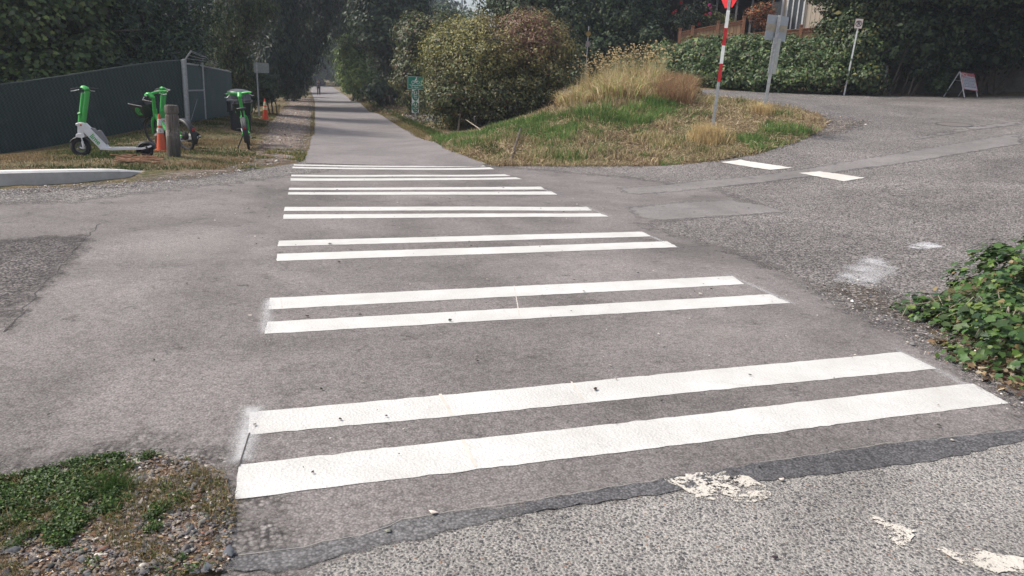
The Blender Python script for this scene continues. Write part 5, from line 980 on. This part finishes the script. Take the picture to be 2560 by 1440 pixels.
def trailsign():
    q = g(1038, 305); rz = faceview(q)+R(-8); t = thing('trail_sign', q, 'green bicycle route signs on a grey post in front of the bushes', 'sign', None, rz)
    dp = (q-np.array([0, 0, EYE]))@CF; px = dp/FPX
    top = zat(q, 193); mb = MB(); channel(mb, (0, .03, -.1), (0, .03, top)); mb.build('post', ST, t)
    w_, h = 40*px, 31*px; zc = top-h/2+.03
    mb = MB(); plate(mb, w_, h, zc, 0, .03); bp = mb.build('direction_plate', SGN, t)
    mb = MB(); yy = -.0045
    mb.add([(x, yy, z+zc) for x, z in ((-w_/2+.012, -h/2+.012), (w_/2-.012, -h/2+.012), (w_/2-.012, h/2-.012), (-w_/2+.012, h/2-.012), (-w_/2+.022, -h/2+.022), (w_/2-.022, -h/2+.022), (w_/2-.022, h/2-.022), (-w_/2+.022, h/2-.022))], [(0, 1, 5, 4), (1, 2, 6, 5), (2, 3, 7, 6), (3, 0, 4, 7)]); mb.build('border', SGW, bp)
    mb = MB(); yy = -.006
    for s_ in (-1, 1): ringpoly(mb, s_*.095, zc+.02, .062, .062, .016, yy)
    def bar(x0, z0, x1, z1, wd): 
        d = Vector((x1-x0, 0, z1-z0)).normalized(); n_ = Vector((-d.z, 0, d.x))*wd/2; mb.add([Vector((x0, yy-.001, zc+z0))-n_, Vector((x1, yy-.001, zc+z1))-n_, Vector((x1, yy-.001, zc+z1))+n_, Vector((x0, yy-.001, zc+z0))+n_], [(0, 1, 2, 3)])
    for b in ((-.095, .02, -.04, .075, .012), (-.04, .075, .05, .07, .012), (-.04, .075, .0, .015, .012), (0, .015, .05, .07, .012), (.05, .085, .095, .02, .012), (-.02, .09, .03, .155, .035), (.03, .15, .065, .095, .02), (-.02, .09, .02, .06, .02), (.02, .06, -.01, .0, .018)): bar(*b)
    ringpoly(mb, .035, zc+.185, .024, .024, .0235, yy); mb.build('bicycle_symbol', SGW, bp)
    textmesh('NE', .055, SGW, bp, 'lettering', front(.235, -.006, zc+.07), bold=.001)
    textmesh('To Magnuson Park', .062, SGW, bp, 'lettering', front(0, -.006, zc-.09), bold=.0015); textmesh('To U District', .062, SGW, bp, 'lettering', front(0, -.006, zc-.165), bold=.0015)
    z1 = zc-h/2-.005
    for lines in (('Burke', 'Gilman', 'Trail'), ('Lake', 'Washington', 'Loop')):
        ph, pw = 28*px, 18*px; c = z1-ph/2; mb = MB(); plate(mb, pw, ph, c, 0, .02); bp = mb.build('route_plate', SGW, t)
        V = [(0, -.004, c)]+[(pw*.47*math.cos(2*math.pi*k/36), -.004, c+ph*.475*math.sin(2*math.pi*k/36)) for k in range(36)]; mb = MB(); mb.add(V, [(0, 1+k, 1+(k+1) % 36) for k in range(36)]); mb.build('oval', SGN, bp)
        for i, s_ in enumerate(lines): textmesh(s_, .052 if len(s_) > 7 else .062, SGW, bp, 'lettering', front(0, -.006, c+.03-i*.068), bold=.001, sxy=(.85, 1))
        mb = MB(); mb.box((0, -.0055, c+.075), (pw*.84, .001, .006))
        for x in (-.045, .045): mb.box((x, -.0055, c+.11), (.03, .001, .05)); mb.lathe([(.012, 0), (.012, .001)], (x, -.006, c+.15), 10, 'y')
        mb.box((-.045, -.0056, c+.088), (.055, .001, .012)); mb.box((.045, -.0056, c+.088), (.02, .001, .02)); mb.build('figures', SGW, bp)
        z1 -= ph+.006
trailsign()
def stopsign():
    q = g(1780, 333); dp = (q-np.array([0, 0, EYE]))@CF; px = dp/FPX; t = thing('stop_sign', q, 'red stop sign on a red-and-white banded square pole on the mound', 'sign', None, faceview(q)+R(0))
    zz = lambda y: zat(q, y)
    mb = MB(); channel(mb, (0, 0, -.1), (0, 0, zz(-75)), .065, .05); mb.build('pole', ST, t, bevel=.004)
    for a, b, m_ in ((204, 159, RED), (159, 114, SGW), (114, 70, RED), (70, 26, SGW)):
        mb = MB(); channel(mb, (0, 0, zz(a)), (0, 0, zz(b)), .073, .058); mb.build('reflective_band', m_, t)
    zc = zz(21)+.40; o8 = [(.41*math.cos(R(22.5+45*k)), zc+.41*math.sin(R(22.5+45*k))) for k in range(8)]
    mb = MB(); mb.prism(o8, -.002, .002); o = mb.build('octagon', STOPRED, t); o.data.transform(Matrix.Rotation(R(-60), 4, 'Z')@Matrix.Translation((0, .035, 0))); o.location = (-.03, .04, 0)
    mb = MB(); ot = [(x*.94, (z-zc)*.94+zc) for x, z in o8]; n = 8
    mb.add([(a, .0045, b) for a, b in [(x*.985, (z-zc)*.985+zc) for x, z in o8]]+[(a, .0045, b) for a, b in ot], [(i, (i+1) % n, n+(i+1) % n, n+i) for i in range(n)]); b_ = mb.build('border', SGW, o); b_.data.transform(Matrix.Rotation(R(-60), 4, 'Z')@Matrix.Translation((0, .035, 0)))
    x_ = textmesh('STOP', .27, SGW, o, 'lettering', Matrix.Rotation(R(-60), 4, 'Z')@Matrix(((-1, 0, 0, 0), (0, 0, 1, .0405), (0, 1, 0, zc), (0, 0, 0, 1))), bold=.006)
    t.rotation_euler.y = R(1.2)
stopsign()
def backsign():
    q = g(1912, 268); dp = (q-np.array([0, 0, EYE]))@CF; px = dp/FPX; t = thing('road_sign', q, 'bare aluminium back of a tall road sign on a grey post on the mound', 'sign', None, faceview(q)); z = lambda y: zat(q, y)
    mb = MB(); channel(mb, (0, 0, -.1), (0, 0, z(38)), .085, .05); mb.build('post', ST, t, bevel=.004)
    mb = MB(); plate(mb, 62*px, 58*px, z(70), .045, .03); o = mb.build('sign_plate', ALU, t); o.rotation_euler.z = R(38)
    mb = MB(); mb.box((0, .04, z(70)), (60*px, .004, 16*px)); o2 = mb.build('tape_patch', plain('faded_tape', (.42, .36, .27), .6), o)
    mb = MB(); plate(mb, 24*px, 84*px, z(140), .045, .02); o = mb.build('lower_plate', plain('lower_plate', (.55, .56, .5), .5), t); o.rotation_euler.z = R(38); o.location = (.06, 0, 0)
    t.rotation_euler.y = R(2)
backsign()
def parksign():
    q = atD(2110, 237, 29.8); q[2] = zf(q[0], q[1]); dp = (q-np.array([0, 0, EYE]))@CF; px = dp/FPX; t = thing('parking_sign', q, 'small no-parking sign on a leaning thin white post by the hedge', 'sign', None, faceview(q))
    mb = MB(); channel(mb, (0, 0, -.4), (0, 0, zat(q, 50)), .05, .03); mb.build('post', plain('pale_post', (.5, .52, .53), .5), t)
    zc = zat(q, 59); mb = MB(); plate(mb, 17*px, 22*px, zc, -.03, .02); p = mb.build('sign_plate', plain('old_sign_white', (.42, .36, .35), .6, var=.1), t)
    k = plain('sign_black', (.03, .025, .03), .5); mb = MB(); ringpoly(mb, 0, zc, 7.3*px, 7.3*px, 1.6*px, -.034); r_ = 6.6*px*.7; mb.add([(-r_-.008, -.035, zc+r_-.008), (-r_+.008, -.035, zc+r_+.008), (r_+.008, -.035, zc-r_+.008), (r_-.008, -.035, zc-r_-.008)], [(0, 1, 2, 3)]); mb.build('no_symbol', k, p)
    textmesh('P', 12.5*px, k, p, 'lettering', front(0, -.0365, zc), bold=.004); t.rotation_euler.y = R(2.8)
parksign()
def aframe():
    q = atD(2402, 243, 31.5); q[2] = zf(q[0], q[1])+.02; dp = (q-np.array([0, 0, EYE]))@CF; px = dp/FPX; t = thing('sandwich_board', q, 'white and red no parking sandwich board at the edge of the upper road', 'sandwich board', None, faceview(q)+R(52))
    fr = plain('frame_steel', (.5, .5, .53), .5); H_ = zat(q, 181); sl = .5*H_
    for s_ in (-1, 1):
        mb = MB()
        for x in (-.34, .34): mb.tube([(x, s_*sl, -.05), (x, 0, H_)], .018, 6)
        mb.tube([(-.34, s_*sl*.35, H_*.65), (.34, s_*sl*.35, H_*.65)], .012, 6); mb.build('leg_frame', fr, t)
    mb = MB(); a = math.atan2(sl, H_); Rx = Matrix.Rotation(-a, 4, 'X'); 
    ph = H_*.8; M4 = Matrix.Translation((0, 0, H_))@Rx
    def put(o): o.data.transform(M4@Matrix.Translation((0, -.024, -ph/2-.03))); return o
    mb = MB(); plate(mb, .72, ph, 0, 0, .02); p = put(mb.build('board', plain('board_white', (.6, .6, .64), .5, var=.06), t))
    rd = plain('board_red', (.6, .02, .03), .5); ink = plain('board_ink', (.25, .25, .3), .6)
    mb = MB(); mb.box((-.22, -.004, ph*.36), (.26, .002, ph*.22))
    for z in (-ph/2+.012, ph/2-.012): mb.box((0, -.0035, z), (.7, .001, .018))
    for x in (-.345, .345): mb.box((x, -.0035, 0), (.018, .001, ph*.98))
    put(mb.build('red_panel', rd, p))
    put(textmesh('NO', .19, SGW, p, 'lettering', front(-.22, -.0065, ph*.36), bold=.004)); put(textmesh('PARKING', .15, rd, p, 'lettering', front(.13, -.0055, ph*.37), bold=.003, sxy=(.72, 1)))
    mb = MB(); r_ = np.random.RandomState(2)
    for i in range(7):
        z = ph*(.2-.085*i); x = -.29
        while x < .26: L_ = r_.uniform(.04, .12); mb.box((x+L_/2, -.0045, z), (L_, .001, .018 if i % 2 else .03)); x += L_+.03
    put(mb.build('small_print', ink, p)); t.rotation_euler.y = R(3)
aframe()
def signback(px_, py_, D, label, w_, h, ytop):
    q = atD(px_, py_, D) if D else g(px_, py_); q[2] = zf(q[0], q[1]); dp = (q-np.array([0, 0, EYE]))@CF; px = dp/FPX; t = thing('path_sign', q, label, 'sign', None, faceview(q)); H_ = zat(q, ytop)
    mb = MB(); channel(mb, (0, 0, -.1), (0, 0, H_), .055, .035); mb.build('post', ST, t)
    mb = MB(); plate(mb, w_*px, h*px, H_-h*px/2-.02, .02, .04, xc=.3*w_*px); mb.build('sign_plate', plain('dull_sign_back', (.26, .28, .27), .6, .2), t); t.rotation_euler.y = R(-.5)
signback(648, 285, 29, 'plain grey back of a sign on a grey post beside the vine-covered tree', 36, 24, 155)
q = atD(1463, 200, 33.5); q[2] = zf(q[0], q[1]); dp = (q-np.array([0, 0, EYE]))@CF; px_ = dp/FPX; t = thing('small_sign', q, 'small dim white sign in the shade behind the tall dry grass', 'sign', None, faceview(q)); mb = MB(); channel(mb, (0, 0, -.1), (0, 0, (q[2]*0+ (230-90)*px_)), .04, .03); mb.build('post', ST, t)
zt = atD(1462, 110, 33.5)[2]-q[2]; mb = MB(); plate(mb, 10*px_, 13*px_, zt, -.03, .02); mb.build('sign_plate', plain('dim_sign', (.2, .16, .16), .6), t)
zt = atD(1457, 84, 33.5)[2]-q[2]; mb = MB(); mb.prism([(-.13, zt), (0, zt-.14), (.13, zt), (0, zt+.14)], -.033, -.029); mb.build('warning_plate', plain('yellow_plate', (.2, .13, .03), .5), t)
# --- utility pole
q = atD(1150, 200, 62); q[2] = zf(q[0], q[1]); t = thing('utility_pole', q, 'slim grey pole rising above the big bush against the pale sky', 'pole'); mb = MB(); mb.tube([(0, 0, -.2), (0, 0, 11)], [.10, .07], 10); mb.build('pole', ST, t); mb = MB(); mb.tube([(0, 0, 10.6), (.7, -.2, 10.9)], .04, 8); mb.build('lamp_arm', ST, t)

# --- manhole
q = g(2385, 312); t = thing('manhole', q+np.array([0, 0, .012]), 'round manhole cover in the road at the upper right', 'manhole cover'); n_ = Vector((-(float(zf(q[0]+.4, q[1]))-float(zf(q[0]-.4, q[1])))/.8, -(float(zf(q[0], q[1]+.4))-float(zf(q[0], q[1]-.4)))/.8, 1)); t.rotation_mode = 'QUATERNION'; t.rotation_quaternion = n_.to_track_quat('Z', 'Y'); im = plain('cast_iron', (.13, .115, .105), .8, 0, var=.3, bump=.004); mb = MB(); mb.lathe([(.37, -.01), (.37, .0), (.33, .002), (.01, .002)], seg=36); mb.build('cover', im, t)
mb = MB(); mb.lathe([(.42, -.01), (.42, .001), (.385, .002), (.385, -.01)], seg=36); mb.build('collar', M['tar'], t)

# --- retaining wall at the right
def wall():
    a, b = atD(2215, 235, 33.0), atD(2640, 245, 35.5); a[2], b[2] = zf(a[0], a[1]), zf(b[0], b[1]); cm = NG('old_concrete'); n_ = cm.noise(1.5, 6, .7); c = cm.mix(cm.rng(n_, .3, .7), (.09, .08, .07), (.2, .185, .165)); c = cm.mix(cm.rng(cm.noise(5, 5, .7), .55, .7, 0, .6), c, (.06, .06, .04)); cm.set('Base Color', c).set('Roughness', .95)
    d = (b-a); L_ = math.hypot(d[0], d[1]); an = math.atan2(d[1], d[0]); mb = MB(); mb.add([(x, y, z) for x in (0, L_) for y in (0, .3) for z in (-.5, 1.35 if x == 0 else 1.1)], [(0, 1, 3, 2), (4, 6, 7, 5), (0, 4, 5, 1), (2, 3, 7, 6), (0, 2, 6, 4), (1, 5, 7, 3)])
    t = thing('retaining_wall', a, 'low stained concrete retaining wall in the shade at the right', 'wall', None, an); mb.build('wall_face', cm.m, t, bevel=.02); mb = MB(); mb.add([(x, y, z) for x in (-.03, L_+.03) for y in (-.04, .34) for z in ((1.352, 1.43) if x < 0 else (1.102, 1.18))], [(0, 1, 3, 2), (4, 6, 7, 5), (0, 4, 5, 1), (2, 3, 7, 6), (0, 2, 6, 4), (1, 5, 7, 3)]); mb.build('coping', cm.m, t)
wall()

# --- garden fence, house, garden plants above the hedge
WOOD = NG('cedar_boards'); o_ = WOOD.n('ShaderNodeTexCoord').outputs['Object']; sx = WOOD.n('ShaderNodeSeparateXYZ', i_0=o_); bd = WOOD.mth('FRACT', WOOD.mth('MULTIPLY', sx.outputs[0], 1/.14)); idn = WOOD.n('ShaderNodeTexWhiteNoise', noise_dimensions='1D', i_W=WOOD.mth('FLOOR', WOOD.mth('MULTIPLY', sx.outputs[0], 1/.14))).outputs[0]
c = WOOD.mix(idn, (.26, .145, .075), (.44, .28, .16)); c = WOOD.mix(WOOD.rng(WOOD.mth('ABSOLUTE', WOOD.mth('SUBTRACT', bd, .5)), .44, .48), c, (.07, .035, .02)); WOOD.set('Base Color', c).set('Roughness', .8)
RAIL = plain('cedar_trim', (.24, .11, .06), .75, var=.25)
def gfence(p0, p1, h, lab, posts, grp='sections of the garden fence'):
    a, b = np.array(p0), np.array(p1); d = b-a; L_ = math.hypot(d[0], d[1]); an = math.atan2(d[1], d[0]); t = thing('garden_fence', a, lab, 'fence', grp, an); sl = d[2]
    def slab(x0, x1, z0, z1, y0, y1, nm, m_): mb = MB(); mb.add([(x, y, z+sl*x/L_) for x in (x0, x1) for y in (y0, y1) for z in (z0, z1)], [(0, 1, 3, 2), (4, 6, 7, 5), (0, 4, 5, 1), (2, 3, 7, 6), (0, 2, 6, 4), (1, 5, 7, 3)]); return mb.build(nm, m_, t)
    slab(0, L_, -h, 0, 0, .03, 'boards', WOOD.m); slab(-.02, L_+.02, .003, .045, -.05, .08, 'top_rail', RAIL); slab(0, L_, -.12, -.03, -.03, -.003, 'fascia', RAIL)
    for x in posts: 
        z = sl*x; mb = MB(); mb.box((x*L_, .02, z-h/2+.06), (.13, .15, h+.2)); mb.box((x*L_, .02, z+.18), (.17, .19, .04)); mb.build('post', RAIL, t)
gfence(atD(1700, 82, 35), atD(1860, 52, 35), 1.3, 'sloping left section of the cedar board fence above the hedge', (0, .2, .6, 1))
gfence(atD(1872, 86, 34.2), atD(2075, 68, 34.2), 1.3, 'right section of the cedar board fence in front of the cream wall', (.65, 1))
def house():
    o = atD(1600, 100, 41); o = np.array([o[0], o[1], 0.]); c = atD(2070, 100, 39); an = math.atan2(c[1]-o[1], c[0]-o[0]); o[2] = 3.6
    t = thing('house', o, 'cream-sided house with a dark covered porch and white-framed windows above the hedge', 'house', None, an)
    G = NG('cream_siding'); oo = G.n('ShaderNodeTexCoord').outputs['Object']; xx = G.n('ShaderNodeSeparateXYZ', i_0=oo).outputs[0]; fr = G.mth('ABSOLUTE', G.mth('SUBTRACT', G.mth('FRACT', G.mth('MULTIPLY', xx, 1/.2)), .5)); cc = G.mix(G.rng(fr, .42, .46), (.5, .42, .33), (.24, .2, .16)); cc = G.mix(G.rng(G.noise(1.3, 4, vec=oo), .4, .7, 0, .2), cc, (.4, .34, .27)); G.set('Base Color', cc).set('Roughness', .8).set('Normal', G.bump(fr, .4, .01))
    Rr = Matrix.Rotation(-an, 3, 'Z')
    def loc(px, py, y=0):   # where a pixel's sight line meets the facade plane y (house coordinates)
        d = ray(px, py); n_ = np.array([-math.sin(an), math.cos(an), 0]); s_ = ((o-np.array([0, 0, EYE]))@n_+y)/(d@n_); p = Vector(tuple(d*s_+np.array([0, 0, EYE])-o)); return Rr@p
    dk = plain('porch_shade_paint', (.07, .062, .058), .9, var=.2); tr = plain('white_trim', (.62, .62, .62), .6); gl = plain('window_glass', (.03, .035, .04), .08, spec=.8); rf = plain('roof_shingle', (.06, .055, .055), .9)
    xr0, xr1 = loc(1925, 60).x, loc(2075, 60).x; zt = 4.6
    mb = MB(); mb.box(((xr0+xr1)/2, 1.5, zt/2-1.5), (xr1-xr0, 3, zt+3)); wall_ = mb.build('wall', G.m, t)
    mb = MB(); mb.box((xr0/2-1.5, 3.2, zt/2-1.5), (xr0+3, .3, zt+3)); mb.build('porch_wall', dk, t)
    mb = MB(); mb.box((xr0/2-1.5, 1.2, 2.75), (xr0+3.4, 4.2, .16)); mb.build('porch_roof', rf, t); mb = MB(); mb.box((xr0/2-1.5, -.86, 2.66), (xr0+3.4, .05, .22)); mb.build('porch_beam', plain('porch_beam', (.12, .11, .11), .8), t)
    for px in (1702, 1732, 1790, 1840, 1878): x = loc(px, 40, -.7).x; mb = MB(); mb.box((x, -.7, .8), (.09, .09, 3.7)); mb.build('porch_post', plain('porch_post', (.13, .12, .12), .8), t)
    def window(x0, x1, z0, z1, y, n, fw=.07):
        w_ = MB(); cx, cz = (x0+x1)/2, (z0+z1)/2
        w_.box((cx, y, z0), (x1-x0+fw*2, .08, fw)); w_.box((cx, y, z1), (x1-x0+fw*2, .08, fw))
        for i in range(n+1): w_.box((x0+(x1-x0)*i/n, y-.003, cz), (fw*(1 if i in (0, n) else .8), .08, z1-z0))
        f_ = w_.build('window', tr, t); p = MB(); p.box((cx, y+.01, cz), (x1-x0, .03, z1-z0)); p.build('pane', gl, f_)
    a, b = loc(1962, 70), loc(2012, 8); window(a.x, b.x, a.z-.1, b.z+.5, -.03, 3)
    a, b = loc(1936, 70), loc(1958, 8); window(xr0+.03, b.x, a.z-.1, b.z+.2, -.035, 1)
    a, b = loc(1812, 62, 3), loc(1842, 35, 3); window(a.x, b.x, a.z, b.z, 3.0, 1, .05)
    mb = MB(); mb.prism([(xr0-.6, zt), ((xr0+xr1)/2, zt+1.4), (xr1+.6, zt)], -.6, 3.6); mb.build('roof', rf, t)
    # support: plinth/terrace
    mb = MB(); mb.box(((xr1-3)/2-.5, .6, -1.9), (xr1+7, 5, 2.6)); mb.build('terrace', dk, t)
    return t
house()
plant('garden_shrub', 'orange-leaved garden shrub in front of the porch', 'shrub', [pb(1890, 35, 36.5, 22, 20, .5), pb(1915, 25, 36.5, 18, 20, .5), pb(1905, 55, 36.5, 18, 14, .4)], 1500, .09, [(.32, .09, .03), (.25, .12, .05), (.1, .1, .04), (.15, .06, .03)], [3, 2, 2, 2], clump=.2, seed=71, stems=5, sr=.02, crown='foliage', trunk='stem', inner=.05)
plant('garden_shrub', 'yellow-green garden shrub behind the left fence section', 'shrub', [pb(1795, 45, 36.5, 22, 12, .4), pb(1820, 52, 36.5, 14, 10, .3)], 700, .09, [(.2, .19, .05), (.12, .14, .05)], [2, 1], clump=.2, seed=72, stems=4, sr=.015, crown='foliage', trunk='stem', inner=.05)
def roses():
    t = plant('rose_bush', 'straggly climbing rose with red and pink blooms left of the stop sign', 'shrub', [pb(1720, 35, 36.2, 34, 26, .6), pb(1770, 40, 36.2, 18, 30, .5), pb(1690, 60, 36, 30, 16, .5)], 1600, .09, [(.035, .055, .03), (.06, .08, .04)], [1, 1], clump=.22, seed=73, stems=9, sr=.018, crown='foliage', trunk='stem', bark='palebark', inner=.05, jit=.3, base=tuple(atD(1720, 90, 36.2)[:2]), spread=.8)
    L = np.array(t.location)
    for i, (x, y, c) in enumerate([(1703, 6, 0), (1716, 21, 0), (1773, 12, 1), (1777, 20, 1), (1765, 36, 0), (1690, 27, 0), (1775, 34, 1), (1748, 60, 0), (1683, 32, 0)]):
        p = atD(x, y, 35.7)-L; r_ = np.random.RandomState(i); n = 26; d = r_.randn(n, 3); d /= np.linalg.norm(d, axis=1, keepdims=True)
        leafmesh('flower', p+d*.04, d, .075*np.ones(n), palette(n, [(.4, .03, .04) if c == 0 else (.6, .06, .28)], [1], .2, r_), 'card', r_, 0, M['leaf'], t)
roses()

# --- dead stick and bits on the mound
def stick(pts, r_, lab, m_='palebark', name='stick'):
    p = [g(*q) if len(q) == 2 else g(q[0], q[1])+np.array([0, 0, q[2]]) for q in pts]; L = p[0]; mb = MB(); mb.tube([tuple(a-L) for a in p], [r_*(1-.6*i/len(p)) for i in range(len(p))], 6); o = mb.build(name, M[m_], smooth=True); o.location = L; tag(o, lab, 'stick')
stick([(1215, 345, .02), (1195, 335, .15), (1160, 320, .32)], .02, 'pale broken stick poking up from the grass below the big bush')
stick([(1275, 408, .02), (1285, 385, .1), (1300, 350, .25)], .03, 'dark dead branch lying up the face of the mound', 'bark')
stick([(1250, 345, .03), (1270, 355, .05), (1290, 362, .05)], .02, 'thin dark twig lying across the grass of the mound', 'bark')
q = g(1915, 322); mb = MB(); mb.add([(0, 0, .03), (.09, .02, .05), (.12, .1, .02), (.03, .12, .04), (.06, .06, .12)], [(0, 1, 4), (1, 2, 4), (2, 3, 4), (3, 0, 4), (3, 2, 1, 0)]); o = mb.build('crumpled_paper', plain('paper', (.8, .8, .8), .8)); o.location = q; tag(o, 'crumpled white scrap of paper on the dry mound', 'litter')
def bark_chips():
    xy, r_ = scat(W((290, 395), (360, 393), (410, 400), (400, 412), (300, 412)), 90, 81); q = g(340, 402); n = len(xy); mb = MB()
    for i in range(n):
        a = r_.uniform(-.5, .5); L_ = r_.uniform(.06, .22); z = float(zf(*xy[i]))-q[2]+r_.uniform(.015, .06); mb.box((xy[i][0]-q[0], xy[i][1]-q[1], z), (L_, .03, .012), Matrix.Rotation(a, 3, 'Z')@Matrix.Rotation(r_.uniform(-.15, .15), 3, 'Y'))
    o = mb.build('wood_chips', plain('split_bark', (.27, .15, .085), .9, var=.4, ns=4)); o.location = q; tag(o, 'heap of reddish split bark and wood chips on the lawn below the scooter', 'wood chips', kind='stuff')
bark_chips()

# --- the walker far down the trail
def skin(name, verts, edges, rad, m_, parent, root=0, sub=2):
    me = bpy.data.meshes.new(name); me.from_pydata(verts, edges, []); o = link(name, me, m_, parent); sk = o.modifiers.new('skin', 'SKIN'); sk.use_smooth_shade = True
    for i, v in enumerate(me.skin_vertices[0].data): v.radius = (rad[i], rad[i]) if not hasattr(rad[i], '__len__') else rad[i]; v.use_root = (i == root)
    s_ = o.modifiers.new('sub', 'SUBSURF'); s_.levels = sub; s_.render_levels = sub; return o
def person():
    q = g(797, 238); t = thing('person', q, 'person in dark clothes standing on the trail looking down at their raised hands', 'person', None, faceview(q))
    skn = plain('skin_tone', (.2, .12, .09), .6); cl = plain('navy_cloth', (.022, .026, .045), .9, var=.2); tro = plain('dark_trousers', (.018, .02, .034), .9, var=.2); sh = plain('shoe', (.02, .02, .02), .7); hr = plain('dark_hair', (.015, .012, .012), .8)
    V = [(0, 0, .95), (0, 0, 1.12), (0, 0, 1.38), (0, -.01, 1.48), (0, -.03, 1.58), (0, -.03, 1.68)]; E_ = [(0, 1), (1, 2), (2, 3), (3, 4), (4, 5)]; rd = [(.15, .11), (.14, .1), (.16, .11), .055, .08, .075]
    for s_ in (-1, 1):
        k = len(V); V += [(s_*.1, 0, .88), (s_*.11, -.01, .48), (s_*.12, .02, .08), (s_*.13, -.14, .04)]; E_ += [(0, k), (k, k+1), (k+1, k+2), (k+2, k+3)]; rd += [.085, .055, .04, .035]
        k = len(V); V += [(s_*.19, 0, 1.4), (s_*.27, .02, 1.14), (s_*.10, -.24, 1.12), (s_*.07, -.30, 1.13)]; E_ += [(2, k), (k, k+1), (k+1, k+2), (k+2, k+3)]; rd += [.055, .042, .03, .026]
        h = k+3
        for i in range(4): j = len(V); V += [(s_*.06-s_*.018*i+.0, -.335, 1.145+.006*i), (s_*.04-s_*.016*i, -.36+.006*i, 1.16+.004*i)]; E_ += [(h, j), (j, j+1)]; rd += [.0095, .008]
        j = len(V); V += [(s_*.035, -.29, 1.155)]; E_ += [(h, j)]; rd += [.01]
    skin('body', V, E_, rd, skn, t)
    V = [(0, 0, .93), (0, 0, 1.12), (0, 0, 1.36), (0, 0, 1.44)]; E_ = [(0, 1), (1, 2), (2, 3)]; rd = [(.185, .14), (.175, .13), (.19, .13), .075]
    for s_ in (-1, 1): k = len(V); V += [(s_*.2, 0, 1.39), (s_*.28, .02, 1.15), (s_*.13, -.2, 1.12)]; E_ += [(2, k), (k, k+1), (k+1, k+2)]; rd += [.075, .062, .05]
    skin('jacket', V, E_, rd, cl, t)
    V = [(0, 0, .95)]; E_ = []; rd = [(.17, .13)]
    for s_ in (-1, 1): k = len(V); V += [(s_*.1, 0, .86), (s_*.11, -.01, .48), (s_*.12, .02, .12)]; E_ += [(0, k), (k, k+1), (k+1, k+2)]; rd += [.105, .08, .065]
    skin('trousers', V, E_, rd, tro, t)
    for s_ in (-1, 1): skin('shoe', [(s_*.12, .05, .045), (s_*.13, -.16, .04)], [(0, 1)], [.052, .045], sh, t, sub=1)
    mb = MB(); mb.lathe([(.088, 1.62), (.098, 1.68), (.09, 1.74), (.05, 1.785), (.01, 1.79)], (0, -.015, 0), 20, sy=1.15); mb.build('hair', hr, t, smooth=True)
    t.scale = [zat(q, 197)/1.79]*3
    mb = MB(); mb.lathe([(.012, 0), (.010, .02), (.002, .03)], (0, 0, 0), 8); o = mb.build('nose', skn, t); o.data.transform(Matrix.Translation((0, -.11, 1.63))@Matrix.Rotation(R(90), 4, 'X'))
    p = MB(); p.box((0, 0, 0), (.075, .01, .15)); o = p.build('mobile_phone', BK, bevel=.004); L = Matrix.Rotation(faceview(q), 3, 'Z')@Vector((0, -.36, 1.17)); o.location = Vector(q)+L; o.rotation_euler = (R(-50), 0, faceview(q)); tag(o, 'dark mobile phone held by the person on the trail', 'phone')
person()

# --- hazy air
def haze():
    mb = MB(); mb.box((10, 80, 19), (420, 300, 52)); G = NG('haze'); G.t.nodes.remove(G.b); v = G.n('ShaderNodeVolumePrincipled'); v.inputs['Color'].default_value = (.75, .82, .95, 1); v.inputs['Density'].default_value = .0010; v.inputs['Anisotropy'].default_value = .3
    G.t.links.new(v.outputs[0], G.out.inputs['Volume']); o = mb.build('haze', G.m); o['kind'] = 'stuff'
haze()
